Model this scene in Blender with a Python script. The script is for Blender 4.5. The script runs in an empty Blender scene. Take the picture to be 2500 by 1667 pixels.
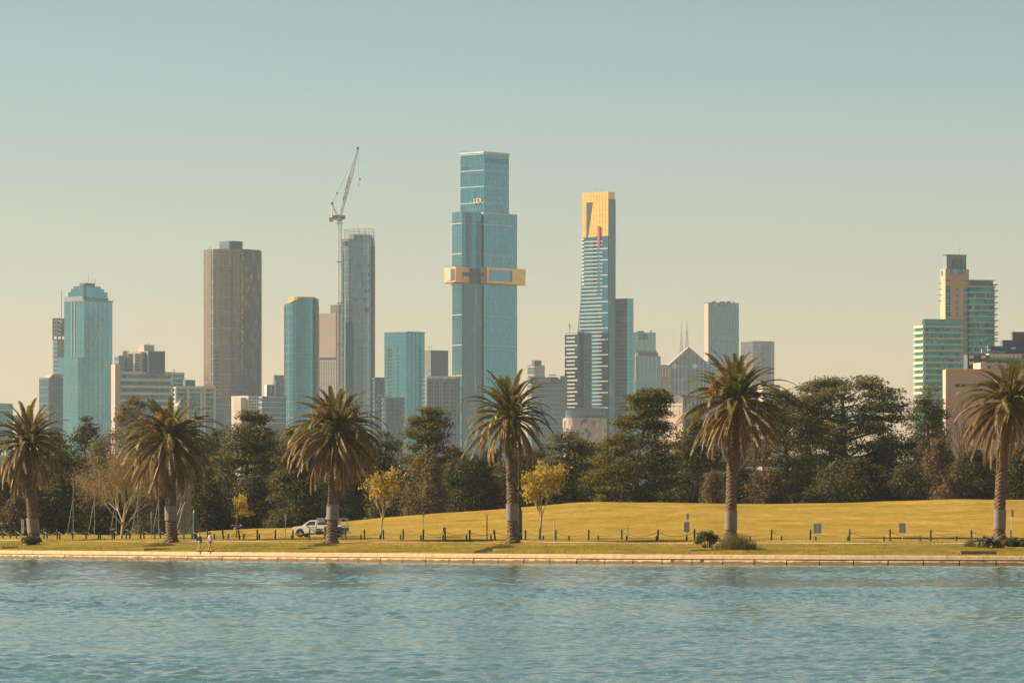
import bpy, math, random
import numpy as np
from mathutils import Vector, Matrix

random.seed(7)
rng = np.random.default_rng(7)
R = math.radians
scene = bpy.context.scene
COL = scene.collection

# ------------------------------------------------------------------ camera
F = 12000.0      # focal length in photograph pixels (2500 px wide)
HZ = 1288.0      # row of the horizon in the photograph
CZ = 3.0         # eye height above the lake
cam_d = bpy.data.cameras.new('camera')
cam = bpy.data.objects.new('camera', cam_d)
COL.objects.link(cam)
cam.location = (0, 0, CZ)
cam.rotation_euler = (R(90), 0, 0)
cam_d.sensor_width = 36.0
cam_d.lens = 36.0 * F / 2500.0
cam_d.shift_y = (HZ - 833.5) / 2500.0
cam_d.clip_start = 1.0
cam_d.clip_end = 40000.0
scene.camera = cam

# ------------------------------------------------------------------ sky and sun
SUN_EL = 34.0
SUN_AZ = -80.0   # degrees clockwise from the viewing direction (+Y): to the left, slightly ahead
world = bpy.data.worlds.new('World')
scene.world = world
world.use_nodes = True
wn, wl = world.node_tree.nodes, world.node_tree.links
wn.clear()
w_out = wn.new('ShaderNodeOutputWorld')
w_bg = wn.new('ShaderNodeBackground')
w_sky = wn.new('ShaderNodeTexSky')
w_sky.sky_type = 'NISHITA'
w_sky.sun_disc = False
w_sky.sun_elevation = R(SUN_EL)
w_sky.sun_rotation = R(SUN_AZ)
w_sky.altitude = 0
w_sky.air_density = 1.0
w_sky.dust_density = 0.25
w_sky.ozone_density = 1.0
w_mul = wn.new('ShaderNodeMixRGB')
w_mul.blend_type = 'MULTIPLY'
w_mul.inputs[0].default_value = 1.0
# evening air near the horizon is dusty peach, clearing upwards
w_tc = wn.new('ShaderNodeTexCoord')
w_sep = wn.new('ShaderNodeSeparateXYZ')
w_rmp = wn.new('ShaderNodeValToRGB')
w_rmp.color_ramp.elements[0].position = 0.025
w_rmp.color_ramp.elements[0].color = (1.19, 0.915, 0.83, 1)
w_rmp.color_ramp.elements[1].position = 0.14
w_rmp.color_ramp.elements[1].color = (0.86, 0.925, 0.855, 1)
wl.new(w_tc.outputs['Generated'], w_sep.inputs[0])
wl.new(w_sep.outputs['Z'], w_rmp.inputs[0])
wl.new(w_rmp.outputs[0], w_mul.inputs[2])
# the sky is brought to a mean of about one, given a little more contrast and scaled back
w_norm = wn.new('ShaderNodeVectorMath')
w_norm.operation = 'SCALE'
w_norm.inputs['Scale'].default_value = 0.18
w_gam = wn.new('ShaderNodeGamma')
w_gam.inputs[1].default_value = 1.3
wl.new(w_sky.outputs[0], w_norm.inputs[0])
wl.new(w_norm.outputs[0], w_gam.inputs[0])
wl.new(w_gam.outputs[0], w_mul.inputs[1])
wl.new(w_mul.outputs[0], w_bg.inputs[0])
w_bg.inputs[1].default_value = 0.28
wl.new(w_bg.outputs[0], w_out.inputs[0])

sun_d = bpy.data.lights.new('sun', 'SUN')
sun_d.energy = 5.0
sun_d.angle = R(0.6)
sun_d.color = (1.0, 0.80, 0.54)
sun = bpy.data.objects.new('sun', sun_d)
COL.objects.link(sun)
SUN_DIR = Vector((math.sin(R(SUN_AZ)) * math.cos(R(SUN_EL)), math.cos(R(SUN_AZ)) * math.cos(R(SUN_EL)), math.sin(R(SUN_EL))))
sun.rotation_euler = SUN_DIR.to_track_quat('Z', 'Y').to_euler()
sun.location = SUN_DIR * 800

scene.view_settings.view_transform = 'Standard'
scene.view_settings.look = 'None'
scene.view_settings.gamma = 1.0
scene.view_settings.exposure = 1.0
scene.render.engine = 'CYCLES'
cy = scene.cycles
cy.use_denoising = True
cy.max_bounces = 7
cy.diffuse_bounces = 3
cy.glossy_bounces = 4
cy.transmission_bounces = 4
cy.transparent_max_bounces = 8
cy.volume_bounces = 0
cy.caustics_reflective = False
cy.caustics_refractive = False

# ------------------------------------------------------------------ helpers
def WX(px, D):
    return (px - 1250.0) * D / F

def WZ(py, D):
    return CZ + (HZ - py) * D / F

def tag(o, label=None, cat=None, group=None, kind=None):
    if label: o['label'] = label
    if cat: o['category'] = cat
    if group: o['group'] = group
    if kind: o['kind'] = kind
    return o

def empty(name, loc, rz=0.0):
    o = bpy.data.objects.new(name, None)
    o.empty_display_size = 0.5
    o.location = loc
    o.rotation_euler = (0, 0, rz)
    COL.objects.link(o)
    return o

def link(name, mesh, parent=None, loc=(0, 0, 0), rot=None):
    o = bpy.data.objects.new(name, mesh)
    COL.objects.link(o)
    if parent is not None:
        o.parent = parent
    o.location = loc
    if rot is not None:
        o.rotation_euler = rot
    return o

class MB:
    """collects faces; build() makes one mesh"""
    def __init__(self):
        self.v = []; self.f = []; self.uv = {}; self.mi = {}
    def face(self, pts, uv=None, mi=0):
        b = len(self.v)
        self.v.extend([tuple(p) for p in pts])
        if uv is not None: self.uv[len(self.f)] = uv
        if mi: self.mi[len(self.f)] = mi
        self.f.append(tuple(range(b, b + len(pts))))
    def box(self, c, s, rz=0.0, mi=0, M=None):
        hx, hy, hz = s[0] / 2, s[1] / 2, s[2] / 2
        ca, sa = math.cos(rz), math.sin(rz)
        b = len(self.v)
        for x, y, z in ((-hx, -hy, -hz), (hx, -hy, -hz), (hx, hy, -hz), (-hx, hy, -hz), (-hx, -hy, hz), (hx, -hy, hz), (hx, hy, hz), (-hx, hy, hz)):
            if M is not None:
                p = M @ Vector((x, y, z)); self.v.append((c[0] + p.x, c[1] + p.y, c[2] + p.z))
            else:
                self.v.append((c[0] + x * ca - y * sa, c[1] + x * sa + y * ca, c[2] + z))
        for q in ((0, 3, 2, 1), (4, 5, 6, 7), (0, 1, 5, 4), (1, 2, 6, 5), (2, 3, 7, 6), (3, 0, 4, 7)):
            if mi: self.mi[len(self.f)] = mi
            self.f.append(tuple(b + i for i in q))
        return self
    def beam(self, p, q, r0, r1=None, n=4, cap=True, mi=0):
        if r1 is None: r1 = r0
        p = Vector(p); q = Vector(q)
        d = q - p
        if d.length < 1e-6: return self
        d.normalize()
        a = d.orthogonal().normalized(); bb = d.cross(a)
        b = len(self.v)
        for (c, r) in ((p, r0), (q, r1)):
            for i in range(n):
                t = 2 * math.pi * (i + 0.5) / n
                w = c + (a * math.cos(t) + bb * math.sin(t)) * r
                self.v.append((w.x, w.y, w.z))
        for i in range(n):
            j = (i + 1) % n
            if mi: self.mi[len(self.f)] = mi
            self.f.append((b + i, b + j, b + n + j, b + n + i))
        if cap:
            self.f.append(tuple(b + n - 1 - i for i in range(n)))
            self.f.append(tuple(b + n + i for i in range(n)))
        return self
    def path(self, pts, rs, n=6):
        for i in range(len(pts) - 1):
            self.beam(pts[i], pts[i + 1], rs[i], rs[i + 1], n, cap=(i == 0 or i == len(pts) - 2))
        return self
    def prism(self, poly, z0, z1, mi=0, poly_top=None):
        """poly counter-clockwise from above; walls carry a uv in metres"""
        pt = poly_top or poly
        n = len(poly); u = 0.0
        for i in range(n):
            p, q = poly[i], poly[(i + 1) % n]
            p2, q2 = pt[i], pt[(i + 1) % n]
            L = math.hypot(q[0] - p[0], q[1] - p[1])
            self.face([(p[0], p[1], z0), (q[0], q[1], z0), (q2[0], q2[1], z1), (p2[0], p2[1], z1)],
                      uv=[(u, z0), (u + L, z0), (u + L, z1), (u, z1)], mi=mi)
            u += L
        self.face([(p[0], p[1], z1) for p in pt], mi=mi)
        self.face([(p[0], p[1], z0) for p in reversed(poly)], mi=mi)
        return self
    def lathe(self, prof, n=12, c=(0, 0, 0), axis=None, cap=True):
        b = len(self.v); m = len(prof)
        for r, z in prof:
            for i in range(n):
                t = 2 * math.pi * i / n
                self.v.append((c[0] + r * math.cos(t), c[1] + r * math.sin(t), c[2] + z))
        for k in range(m - 1):
            for i in range(n):
                j = (i + 1) % n
                self.f.append((b + k * n + i, b + k * n + j, b + (k + 1) * n + j, b + (k + 1) * n + i))
        if cap:
            self.f.append(tuple(b + n - 1 - i for i in range(n)))
            self.f.append(tuple(b + (m - 1) * n + i for i in range(n)))
        return self
    def mesh(self, name, mats, off=(0, 0, 0), smooth=False):
        me = bpy.data.meshes.new(name)
        if off != (0, 0, 0):
            vs = [(x - off[0], y - off[1], z - off[2]) for x, y, z in self.v]
        else:
            vs = self.v
        me.from_pydata(vs, [], self.f)
        if not isinstance(mats, (list, tuple)): mats = [mats]
        for m in mats: me.materials.append(m)
        if self.mi:
            for k, m in self.mi.items(): me.polygons[k].material_index = m
        if self.uv:
            ul = me.uv_layers.new(name='UVMap')
            for k, uv in self.uv.items():
                for li, c in zip(me.polygons[k].loop_indices, uv):
                    ul.data[li].uv = c
        if smooth:
            me.polygons.foreach_set('use_smooth', [True] * len(me.polygons))
        me.update()
        return me
    def build(self, name, mats, parent=None, loc=(0, 0, 0), off=(0, 0, 0), smooth=False, rot=None):
        return link(name, self.mesh(name, mats, off, smooth), parent, loc, rot)

def quads_mesh(name, V, mat, rnd=None):
    """V (n, k, 3): n faces of k corners; rnd (n,) goes to the point attribute 'rnd'"""
    n, k, _ = V.shape
    me = bpy.data.meshes.new(name)
    me.vertices.add(n * k)
    me.vertices.foreach_set('co', V.reshape(-1).astype(np.float32))
    me.loops.add(n * k)
    me.loops.foreach_set('vertex_index', np.arange(n * k, dtype=np.int32))
    me.polygons.add(n)
    me.polygons.foreach_set('loop_start', np.arange(0, n * k, k, dtype=np.int32))
    me.polygons.foreach_set('loop_total', np.full(n, k, dtype=np.int32))
    if rnd is not None:
        at = me.attributes.new('rnd', 'FLOAT', 'POINT')
        at.data.foreach_set('value', np.repeat(rnd, k).astype(np.float32))
    me.materials.append(mat)
    me.update(calc_edges=True)
    return me

# ------------------------------------------------------------------ materials
def new_mat(name):
    m = bpy.data.materials.new(name)
    m.use_nodes = True
    nt = m.node_tree
    return m, nt.nodes, nt.links, nt.nodes['Principled BSDF']

def ramp(nodes, stops):
    r = nodes.new('ShaderNodeValToRGB')
    e = r.color_ramp.elements
    while len(e) < len(stops): e.new(0.5)
    for el, (p, c) in zip(e, stops):
        el.position = p; el.color = (*c, 1)
    return r

def plain(name, c, rough=0.7, metal=0.0, var=0.18, scale=0.6, spec=0.4, bump=0.0, bscale=8.0, coord='Object'):
    """a colour with two octaves of wear"""
    m, n, l, b = new_mat(name)
    tc = n.new('ShaderNodeTexCoord')
    no = n.new('ShaderNodeTexNoise')
    no.inputs['Scale'].default_value = scale
    no.inputs['Detail'].default_value = 6
    no.inputs['Roughness'].default_value = 0.65
    l.new(tc.outputs[coord], no.inputs['Vector'])
    lo = tuple(max(0, x * (1 - var)) for x in c); hi = tuple(min(1, x * (1 + var)) for x in c)
    rp = ramp(n, [(0.3, lo), (0.7, hi)])
    l.new(no.outputs['Fac'], rp.inputs[0])
    l.new(rp.outputs[0], b.inputs['Base Color'])
    b.inputs['Roughness'].default_value = rough
    b.inputs['Metallic'].default_value = metal
    b.inputs['Specular IOR Level'].default_value = spec
    if bump > 0:
        n2 = n.new('ShaderNodeTexNoise'); n2.inputs['Scale'].default_value = bscale; n2.inputs['Detail'].default_value = 5
        l.new(tc.outputs[coord], n2.inputs['Vector'])
        bp = n.new('ShaderNodeBump'); bp.inputs['Strength'].default_value = bump; bp.inputs['Distance'].default_value = 0.1
        l.new(n2.outputs['Fac'], bp.inputs['Height']); l.new(bp.outputs[0], b.inputs['Normal'])
    return m

def curtain(name, c, pw=1.6, ph=3.6, metal=0.97, rough=0.14, jitter=0.03, line=0.62, var=0.2, wob=0.0):
    """coated facade glass: each pane its own tint and tilt, joints from the uv in metres"""
    m, n, l, b = new_mat(name)
    uv = n.new('ShaderNodeUVMap')
    sp = n.new('ShaderNodeSeparateXYZ'); l.new(uv.outputs[0], sp.inputs[0])
    def M(op, a, v=None, w=None):
        q = n.new('ShaderNodeMath'); q.operation = op
        if hasattr(a, 'links'): l.new(a, q.inputs[0])
        else: q.inputs[0].default_value = a
        if v is not None:
            if hasattr(v, 'links'): l.new(v, q.inputs[1])
            else: q.inputs[1].default_value = v
        return q.outputs[0]
    ux = M('DIVIDE', sp.outputs['X'], pw); vy = M('DIVIDE', sp.outputs['Y'], ph)
    fx = M('FLOOR', ux); fy = M('FLOOR', vy)
    cm = n.new('ShaderNodeCombineXYZ'); l.new(fx, cm.inputs[0]); l.new(fy, cm.inputs[1])
    wnz = n.new('ShaderNodeTexWhiteNoise'); wnz.noise_dimensions = '3D'; l.new(cm.outputs[0], wnz.inputs['Vector'])
    lx = M('LESS_THAN', M('FRACT', ux), 0.14); ly = M('LESS_THAN', M('FRACT', vy), 0.16)
    ln = M('MAXIMUM', lx, ly)
    # uneven reflections painted in as a broad colour drift, plus per-pane tint
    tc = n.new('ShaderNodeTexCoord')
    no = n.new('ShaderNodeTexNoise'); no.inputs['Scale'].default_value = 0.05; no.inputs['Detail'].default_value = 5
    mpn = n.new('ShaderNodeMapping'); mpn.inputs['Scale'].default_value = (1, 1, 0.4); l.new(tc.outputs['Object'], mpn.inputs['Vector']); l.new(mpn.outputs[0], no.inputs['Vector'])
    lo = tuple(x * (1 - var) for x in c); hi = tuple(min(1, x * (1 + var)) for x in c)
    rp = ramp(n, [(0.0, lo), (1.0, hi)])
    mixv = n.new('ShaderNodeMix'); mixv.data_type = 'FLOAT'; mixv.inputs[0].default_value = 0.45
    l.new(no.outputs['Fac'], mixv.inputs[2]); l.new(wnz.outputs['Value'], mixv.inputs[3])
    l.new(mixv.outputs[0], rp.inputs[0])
    w2 = n.new('ShaderNodeTexWhiteNoise'); w2.noise_dimensions = '4D'; w2.inputs['W'].default_value = 3.7; l.new(cm.outputs[0], w2.inputs['Vector'])
    bl = M('GREATER_THAN', w2.outputs['Value'], 0.965)
    bm_ = n.new('ShaderNodeMixRGB'); l.new(M('MULTIPLY', bl, 0.22), bm_.inputs[0]); l.new(rp.outputs[0], bm_.inputs[1]); bm_.inputs[2].default_value = (0.42, 0.42, 0.38, 1)
    mx = n.new('ShaderNodeMixRGB'); mx.blend_type = 'MULTIPLY'
    l.new(ln, mx.inputs[0]); l.new(bm_.outputs[0], mx.inputs[1]); mx.inputs[2].default_value = (line, line, line, 1)
    l.new(mx.outputs[0], b.inputs['Base Color'])
    b.inputs['Metallic'].default_value = metal
    b.inputs['Roughness'].default_value = rough
    # pane tilt
    geo = n.new('ShaderNodeNewGeometry')
    vs = n.new('ShaderNodeVectorMath'); vs.operation = 'SUBTRACT'
    l.new(wnz.outputs['Color'], vs.inputs[0]); vs.inputs[1].default_value = (0.5, 0.5, 0.5)
    sc = n.new('ShaderNodeVectorMath'); sc.operation = 'SCALE'; l.new(vs.outputs[0], sc.inputs[0]); sc.inputs['Scale'].default_value = jitter
    ad = n.new('ShaderNodeVectorMath'); ad.operation = 'ADD'; l.new(geo.outputs['Normal'], ad.inputs[0]); l.new(sc.outputs[0], ad.inputs[1])
    nn = n.new('ShaderNodeVectorMath'); nn.operation = 'NORMALIZE'; l.new(ad.outputs[0], nn.inputs[0])
    l.new(nn.outputs[0], b.inputs['Normal'])
    return m

def foliage(name, c_lo, c_hi, trans=0.25, rough=0.65, spec=0.06):
    m, n, l, b = new_mat(name)
    at = n.new('ShaderNodeAttribute'); at.attribute_name = 'rnd'
    rp = ramp(n, [(0.0, c_lo), (1.0, c_hi)])
    l.new(at.outputs['Fac'], rp.inputs[0])
    l.new(rp.outputs[0], b.inputs['Base Color'])
    b.inputs['Roughness'].default_value = rough
    b.inputs['Specular IOR Level'].default_value = spec
    tr = n.new('ShaderNodeBsdfTranslucent'); l.new(rp.outputs[0], tr.inputs[0])
    mx = n.new('ShaderNodeMixShader'); mx.inputs[0].default_value = trans
    out = n['Material Output']
    l.new(b.outputs[0], mx.inputs[1]); l.new(tr.outputs[0], mx.inputs[2]); l.new(mx.outputs[0], out.inputs[0])
    return m

MT = {}
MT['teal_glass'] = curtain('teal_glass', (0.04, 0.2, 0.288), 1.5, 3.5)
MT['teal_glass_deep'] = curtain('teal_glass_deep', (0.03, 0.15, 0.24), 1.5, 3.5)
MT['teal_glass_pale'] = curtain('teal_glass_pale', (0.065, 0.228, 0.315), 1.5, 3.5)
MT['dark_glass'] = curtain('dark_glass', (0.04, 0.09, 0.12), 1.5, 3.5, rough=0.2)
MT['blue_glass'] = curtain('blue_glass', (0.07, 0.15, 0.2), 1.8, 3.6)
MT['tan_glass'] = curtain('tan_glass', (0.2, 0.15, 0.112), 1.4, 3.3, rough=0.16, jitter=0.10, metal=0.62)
MT['tan_glass_light'] = curtain('tan_glass_light', (.23, .19, .145), 1.4, 3.3, rough=0.14, jitter=0.12, metal=0.75)  # lighter copy of tan_glass, bright facets and reflections put into its colour
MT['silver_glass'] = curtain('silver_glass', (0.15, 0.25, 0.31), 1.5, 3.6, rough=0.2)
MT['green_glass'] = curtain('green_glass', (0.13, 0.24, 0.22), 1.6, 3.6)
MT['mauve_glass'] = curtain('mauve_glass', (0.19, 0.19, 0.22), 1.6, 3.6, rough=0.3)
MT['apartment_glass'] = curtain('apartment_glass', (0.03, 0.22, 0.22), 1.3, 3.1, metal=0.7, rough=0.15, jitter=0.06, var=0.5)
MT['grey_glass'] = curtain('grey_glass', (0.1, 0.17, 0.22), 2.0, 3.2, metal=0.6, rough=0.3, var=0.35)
MT['gold'] = plain('gold_panel', (0.88, 0.51, 0.125), 0.38, 0.35, 0.18, 0.25)
MT['gold_mat'] = plain('gold_matt', (0.62, 0.40, 0.14), 0.5, 0.5, 0.12, 0.2)
MT['white_band'] = plain('white_band', (0.58, 0.57, 0.53), 0.6, 0, 0.08, 0.05)
MT['pale_band'] = plain('pale_band', (0.55, 0.58, 0.55), 0.6, 0, 0.08, 0.05)
MT['cream'] = plain('cream_render', (0.62, 0.52, 0.40), 0.8, 0, 0.08, 0.04)
MT['beige'] = plain('beige_precast', (0.52, 0.41, 0.30), 0.8, 0, 0.1, 0.05)
MT['tan_stone'] = plain('tan_stone', (0.44, 0.36, 0.28), 0.7, 0, 0.1, 0.05)
MT['pink_render'] = plain('pink_render', (0.54, 0.41, 0.345), 0.85, 0, 0.08, 0.08)
MT['white_render'] = plain('white_render', (0.62, 0.60, 0.55), 0.8, 0, 0.08, 0.05)
MT['grey_conc'] = plain('grey_concrete', (0.23, 0.28, 0.31), 0.8, 0, 0.12, 0.05)
MT['dark_conc'] = plain('dark_concrete', (0.10, 0.135, 0.165), 0.8, 0, 0.12, 0.05)
MT['brown_clad'] = plain('brown_cladding', (0.15, 0.14, 0.14), 0.7, 0, 0.1, 0.04)
MT['mullion'] = plain('mullion_metal', (0.20, 0.25, 0.26), 0.5, 0.4, 0.05, 0.1)
MT['dark_void'] = plain('dark_pane', (0.045, 0.055, 0.06), 0.25, 0, 0.2, 0.3, 0.6)
MT['teal_pane'] = plain('teal_pane', (0.06, 0.20, 0.20), 0.15, 0.4, 0.4, 0.7, 0.6)
MT['lit_pane'] = plain('golden_pane', (0.70, 0.46, 0.22), 0.3, 0.4, 0.2, 0.5)  # golden light on the panes put into their colour
MT['red'] = plain('red_bar', (0.42, 0.06, 0.05), 0.5, 0, 0.1, 0.1)
MT['steel'] = plain('galvanised_steel', (0.42, 0.43, 0.42), 0.5, 0.4, 0.12, 0.5)
MT['crane_white'] = plain('crane_white_paint', (0.55, 0.53, 0.48), 0.6, 0, 0.15, 0.2)
MT['crane_dark'] = plain('crane_dark_machinery', (0.06, 0.07, 0.08), 0.6, 0.2, 0.2, 0.3)
MT['black'] = plain('black_lettering', (0.03, 0.03, 0.035), 0.6, 0, 0.1, 1)
MT['white_paint'] = plain('white_paint', (0.78, 0.76, 0.72), 0.5, 0, 0.05, 1)
MT['blue_sign'] = plain('blue_grey_lettering', (0.10, 0.20, 0.26), 0.6, 0, 0.1, 1)
MT['brown_sign'] = plain('brown_sign_board', (0.09, 0.055, 0.04), 0.7, 0, 0.1, 1)
MT['dull_steel'] = plain('weathered_steel', (0.20, 0.20, 0.18), 0.6, 0.2, 0.2, 1.0)
MT['green_paint'] = plain('dark_green_paint', (0.030, 0.075, 0.060), 0.55, 0, 0.3, 3.0)
MT['pole_green'] = plain('green_pole_paint', (0.045, 0.085, 0.065), 0.45, 0.1, 0.2, 1.0)
MT['chain'] = plain('chain_metal', (0.22, 0.20, 0.17), 0.5, 0.5, 0.2, 5.0)
MT['sign_grey'] = plain('sign_back_aluminium', (0.38, 0.38, 0.37), 0.45, 0.5, 0.12, 2.0)
MT['collar'] = plain('trunk_collar_metal', (0.20, 0.165, 0.14), 0.55, 0.1, 0.2, 1.5)
MT['slab'] = plain('weathered_concrete', (0.34, 0.26, 0.19), 0.9, 0, 0.25, 2.5, bump=0.3)
MT['brick_edge'] = plain('old_brick', (0.28, 0.19, 0.14), 0.9, 0, 0.25, 3.0, bump=0.3)
MT['wood_grey'] = plain('grey_mesh_screen', (0.26, 0.25, 0.22), 0.8, 0, 0.35, 3.0)
MT['car_white'] = plain('car_white_paint', (0.80, 0.78, 0.73), 0.3, 0, 0.03, 1.0, 0.5)
MT['car_glass'] = plain('car_glass', (0.06, 0.08, 0.08), 0.08, 0.2, 0.1, 1.0, 0.8)
MT['tyre'] = plain('tyre_rubber', (0.025, 0.025, 0.027), 0.85, 0, 0.1, 5.0)
MT['chassis'] = plain('chassis_black', (0.035, 0.035, 0.035), 0.7, 0, 0.1, 3.0)
MT['rim'] = plain('wheel_rim', (0.40, 0.40, 0.40), 0.35, 0.7, 0.1, 5.0)
MT['skin'] = plain('skin', (0.52, 0.33, 0.23), 0.6, 0, 0.05, 5.0)
MT['navy'] = plain('navy_jumper', (0.03, 0.04, 0.06), 0.9, 0, 0.2, 6.0)
MT['mauve'] = plain('dusty_pink_shirt', (0.50, 0.38, 0.34), 0.9, 0, 0.08, 6.0)
MT['denim'] = plain('grey_blue_shorts', (0.16, 0.20, 0.22), 0.9, 0, 0.2, 8.0)
MT['pale_shorts'] = plain('pale_shorts', (0.46, 0.33, 0.28), 0.9, 0, 0.1, 8.0)
MT['hair_blond'] = plain('blond_hair', (0.50, 0.36, 0.20), 0.7, 0, 0.2, 9.0)
MT['hair_dark'] = plain('dark_hair', (0.05, 0.035, 0.03), 0.6, 0, 0.2, 9.0)
MT['shoe'] = plain('dark_shoe', (0.05, 0.04, 0.035), 0.7, 0, 0.2, 9.0)
MT['flower'] = plain('pale_flower', (0.75, 0.70, 0.58), 0.7, 0, 0.1, 9.0)

MT['cypress'] = foliage('cypress_needles', (0.040, 0.045, 0.016), (0.215, 0.190, 0.056), 0.28)
MT['cypress_gold'] = foliage('cypress_needles_golden', (0.048, 0.052, 0.013), (0.250, 0.205, 0.042), 0.26)
MT['gum'] = foliage('gum_leaves', (0.085, 0.070, 0.028), (0.30, 0.225, 0.092), 0.3)
MT['round_dark'] = foliage('dark_broad_leaves', (0.040, 0.042, 0.017), (0.165, 0.148, 0.052), 0.28)
MT['brown_shrub'] = foliage('brown_scrub', (0.080, 0.058, 0.028), (0.230, 0.165, 0.080), 0.2)
MT['yellow_leaf'] = foliage('yellow_young_leaves', (0.30, 0.225, 0.032), (0.64, 0.50, 0.095), 0.45)
MT['bud'] = foliage('tan_buds', (0.22, 0.165, 0.075), (0.48, 0.36, 0.16), 0.4)
MT['frond'] = foliage('palm_leaflets', (0.085, 0.085, 0.022), (0.290, 0.240, 0.072), 0.34, 0.36, 0.35)
MT['frond_old'] = foliage('old_palm_leaflets', (0.12, 0.085, 0.032), (0.38, 0.255, 0.105), 0.34, 0.45, 0.25)
MT['rachis'] = plain('frond_stem', (0.34, 0.25, 0.10), 0.5, 0, 0.2, 3.0)
MT['fruit'] = foliage('orange_fruit_strands', (0.30, 0.165, 0.050), (0.52, 0.31, 0.095), 0.4)
MT['bark_palm'] = plain('palm_bark', (0.150, 0.105, 0.070), 0.9, 0, 0.45, 2.2, 0.2, 0.6, 5.0)
MT['bark'] = plain('grey_brown_bark', (0.13, 0.10, 0.075), 0.9, 0, 0.35, 1.2, 0.2, 0.4, 4.0)
MT['bark_pale'] = plain('pale_bark', (0.36, 0.29, 0.21), 0.85, 0, 0.25, 1.5, 0.2, 0.3, 4.0)
MT['twig'] = plain('tan_twigs', (0.40, 0.315, 0.20), 0.9, 0, 0.25, 1.0)
MT['grass_blade'] = foliage('grass_blades', (0.19, 0.15, 0.018), (0.38, 0.27, 0.042), 0.68)
MT['tall_grass'] = foliage('tall_grass', (0.09, 0.085, 0.025), (0.26, 0.20, 0.070), 0.25)
MT['shrub_leaf'] = foliage('shrub_leaves', (0.030, 0.045, 0.016), (0.130, 0.130, 0.040), 0.2)

def mat_ground():
    m, n, l, b = new_mat('lawn')
    tc = n.new('ShaderNodeTexCoord')
    a = n.new('ShaderNodeTexNoise'); a.inputs['Scale'].default_value = 0.11; a.inputs['Detail'].default_value = 8; a.inputs['Roughness'].default_value = 0.72
    l.new(tc.outputs['Object'], a.inputs['Vector'])
    mp = n.new('ShaderNodeMapping'); mp.inputs['Scale'].default_value = (1.0, 0.35, 1.0)
    l.new(tc.outputs['Object'], mp.inputs['Vector'])
    c = n.new('ShaderNodeTexNoise'); c.inputs['Scale'].default_value = 1.6; c.inputs['Detail'].default_value = 8; c.inputs['Roughness'].default_value = 0.75
    l.new(mp.outputs[0], c.inputs['Vector'])
    e = n.new('ShaderNodeTexNoise'); e.inputs['Scale'].default_value = 0.42; e.inputs['Detail'].default_value = 6; e.inputs['Roughness'].default_value = 0.7
    mp2 = n.new('ShaderNodeMapping'); mp2.inputs['Scale'].default_value = (1.0, 0.3, 1.0); l.new(tc.outputs['Object'], mp2.inputs['Vector']); l.new(mp2.outputs[0], e.inputs['Vector'])
    m0 = n.new('ShaderNodeMix'); m0.data_type = 'FLOAT'; m0.inputs[0].default_value = 0.5
    l.new(e.outputs['Fac'], m0.inputs[2]); l.new(c.outputs['Fac'], m0.inputs[3])
    mx = n.new('ShaderNodeMix'); mx.data_type = 'FLOAT'; mx.inputs[0].default_value = 0.62
    l.new(a.outputs['Fac'], mx.inputs[2]); l.new(m0.outputs[0], mx.inputs[3])
    rp = ramp(n, [(0.40, (0.175, 0.138, 0.014)), (0.47, (0.275, 0.190, 0.022)), (0.53, (0.34, 0.222, 0.030)), (0.60, (0.47, 0.295, 0.060))])
    l.new(mx.outputs[0], rp.inputs[0])
    rg = ramp(n, [(0.40, (0.095, 0.090, 0.007)), (0.50, (0.19, 0.146, 0.014)), (0.60, (0.30, 0.205, 0.032))])
    l.new(mx.outputs[0], rg.inputs[0])
    at = n.new('ShaderNodeAttribute'); at.attribute_name = 'watered'      # the strip by the lake is greener turf
    mg = n.new('ShaderNodeMixRGB'); l.new(at.outputs['Fac'], mg.inputs[0]); l.new(rp.outputs[0], mg.inputs[1]); l.new(rg.outputs[0], mg.inputs[2])
    l.new(mg.outputs[0], b.inputs['Base Color'])
    b.inputs['Roughness'].default_value = 0.9
    b.inputs['Specular IOR Level'].default_value = 0.1
    bp = n.new('ShaderNodeBump'); bp.inputs['Strength'].default_value = 0.6; bp.inputs['Distance'].default_value = 0.10
    l.new(c.outputs['Fac'], bp.inputs['Height']); l.new(bp.outputs[0], b.inputs['Normal'])
    return m
MT['lawn'] = mat_ground()

def mat_water():
    m, n, l, b = new_mat('lake_water')
    tc = n.new('ShaderNodeTexCoord')
    b.inputs['Base Color'].default_value = (0.078, 0.150, 0.122, 1)
    b.inputs['Roughness'].default_value = 0.06
    b.inputs['IOR'].default_value = 1.33
    prev = None
    for sx, sy, s, st, dist, det in ((0.6, 1.0, 3.5, 1.0, 0.03, 3), (0.7, 1.0, 9.0, 0.9, 0.012, 3)):
        mp = n.new('ShaderNodeMapping'); mp.inputs['Scale'].default_value = (sx, sy, 1.0); mp.inputs['Rotation'].default_value = (0, 0, 0.18 * (1 if s > 1 else -1))
        l.new(tc.outputs['Object'], mp.inputs['Vector'])
        no = n.new('ShaderNodeTexNoise'); no.inputs['Scale'].default_value = s; no.inputs['Detail'].default_value = det; no.inputs['Roughness'].default_value = 0.55
        no.inputs['Distortion'].default_value = 0.4
        l.new(mp.outputs[0], no.inputs['Vector'])
        bp = n.new('ShaderNodeBump'); bp.inputs['Strength'].default_value = st; bp.inputs['Distance'].default_value = dist
        l.new(no.outputs['Fac'], bp.inputs['Height'])
        if prev is not None: l.new(prev.outputs[0], bp.inputs['Normal'])
        prev = bp
    l.new(prev.outputs[0], b.inputs['Normal'])
    return m
MT['water'] = mat_water()
MT['path'] = plain('gravel_path', (0.46, 0.35, 0.23), 0.95, 0, 0.2, 2.0, 0.1, 0.3, 10.0)
MT['stone'] = plain('sandstone_block', (0.58, 0.40, 0.22), 0.85, 0, 0.22, 1.3, 0.2, 0.35, 5.0)
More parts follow.
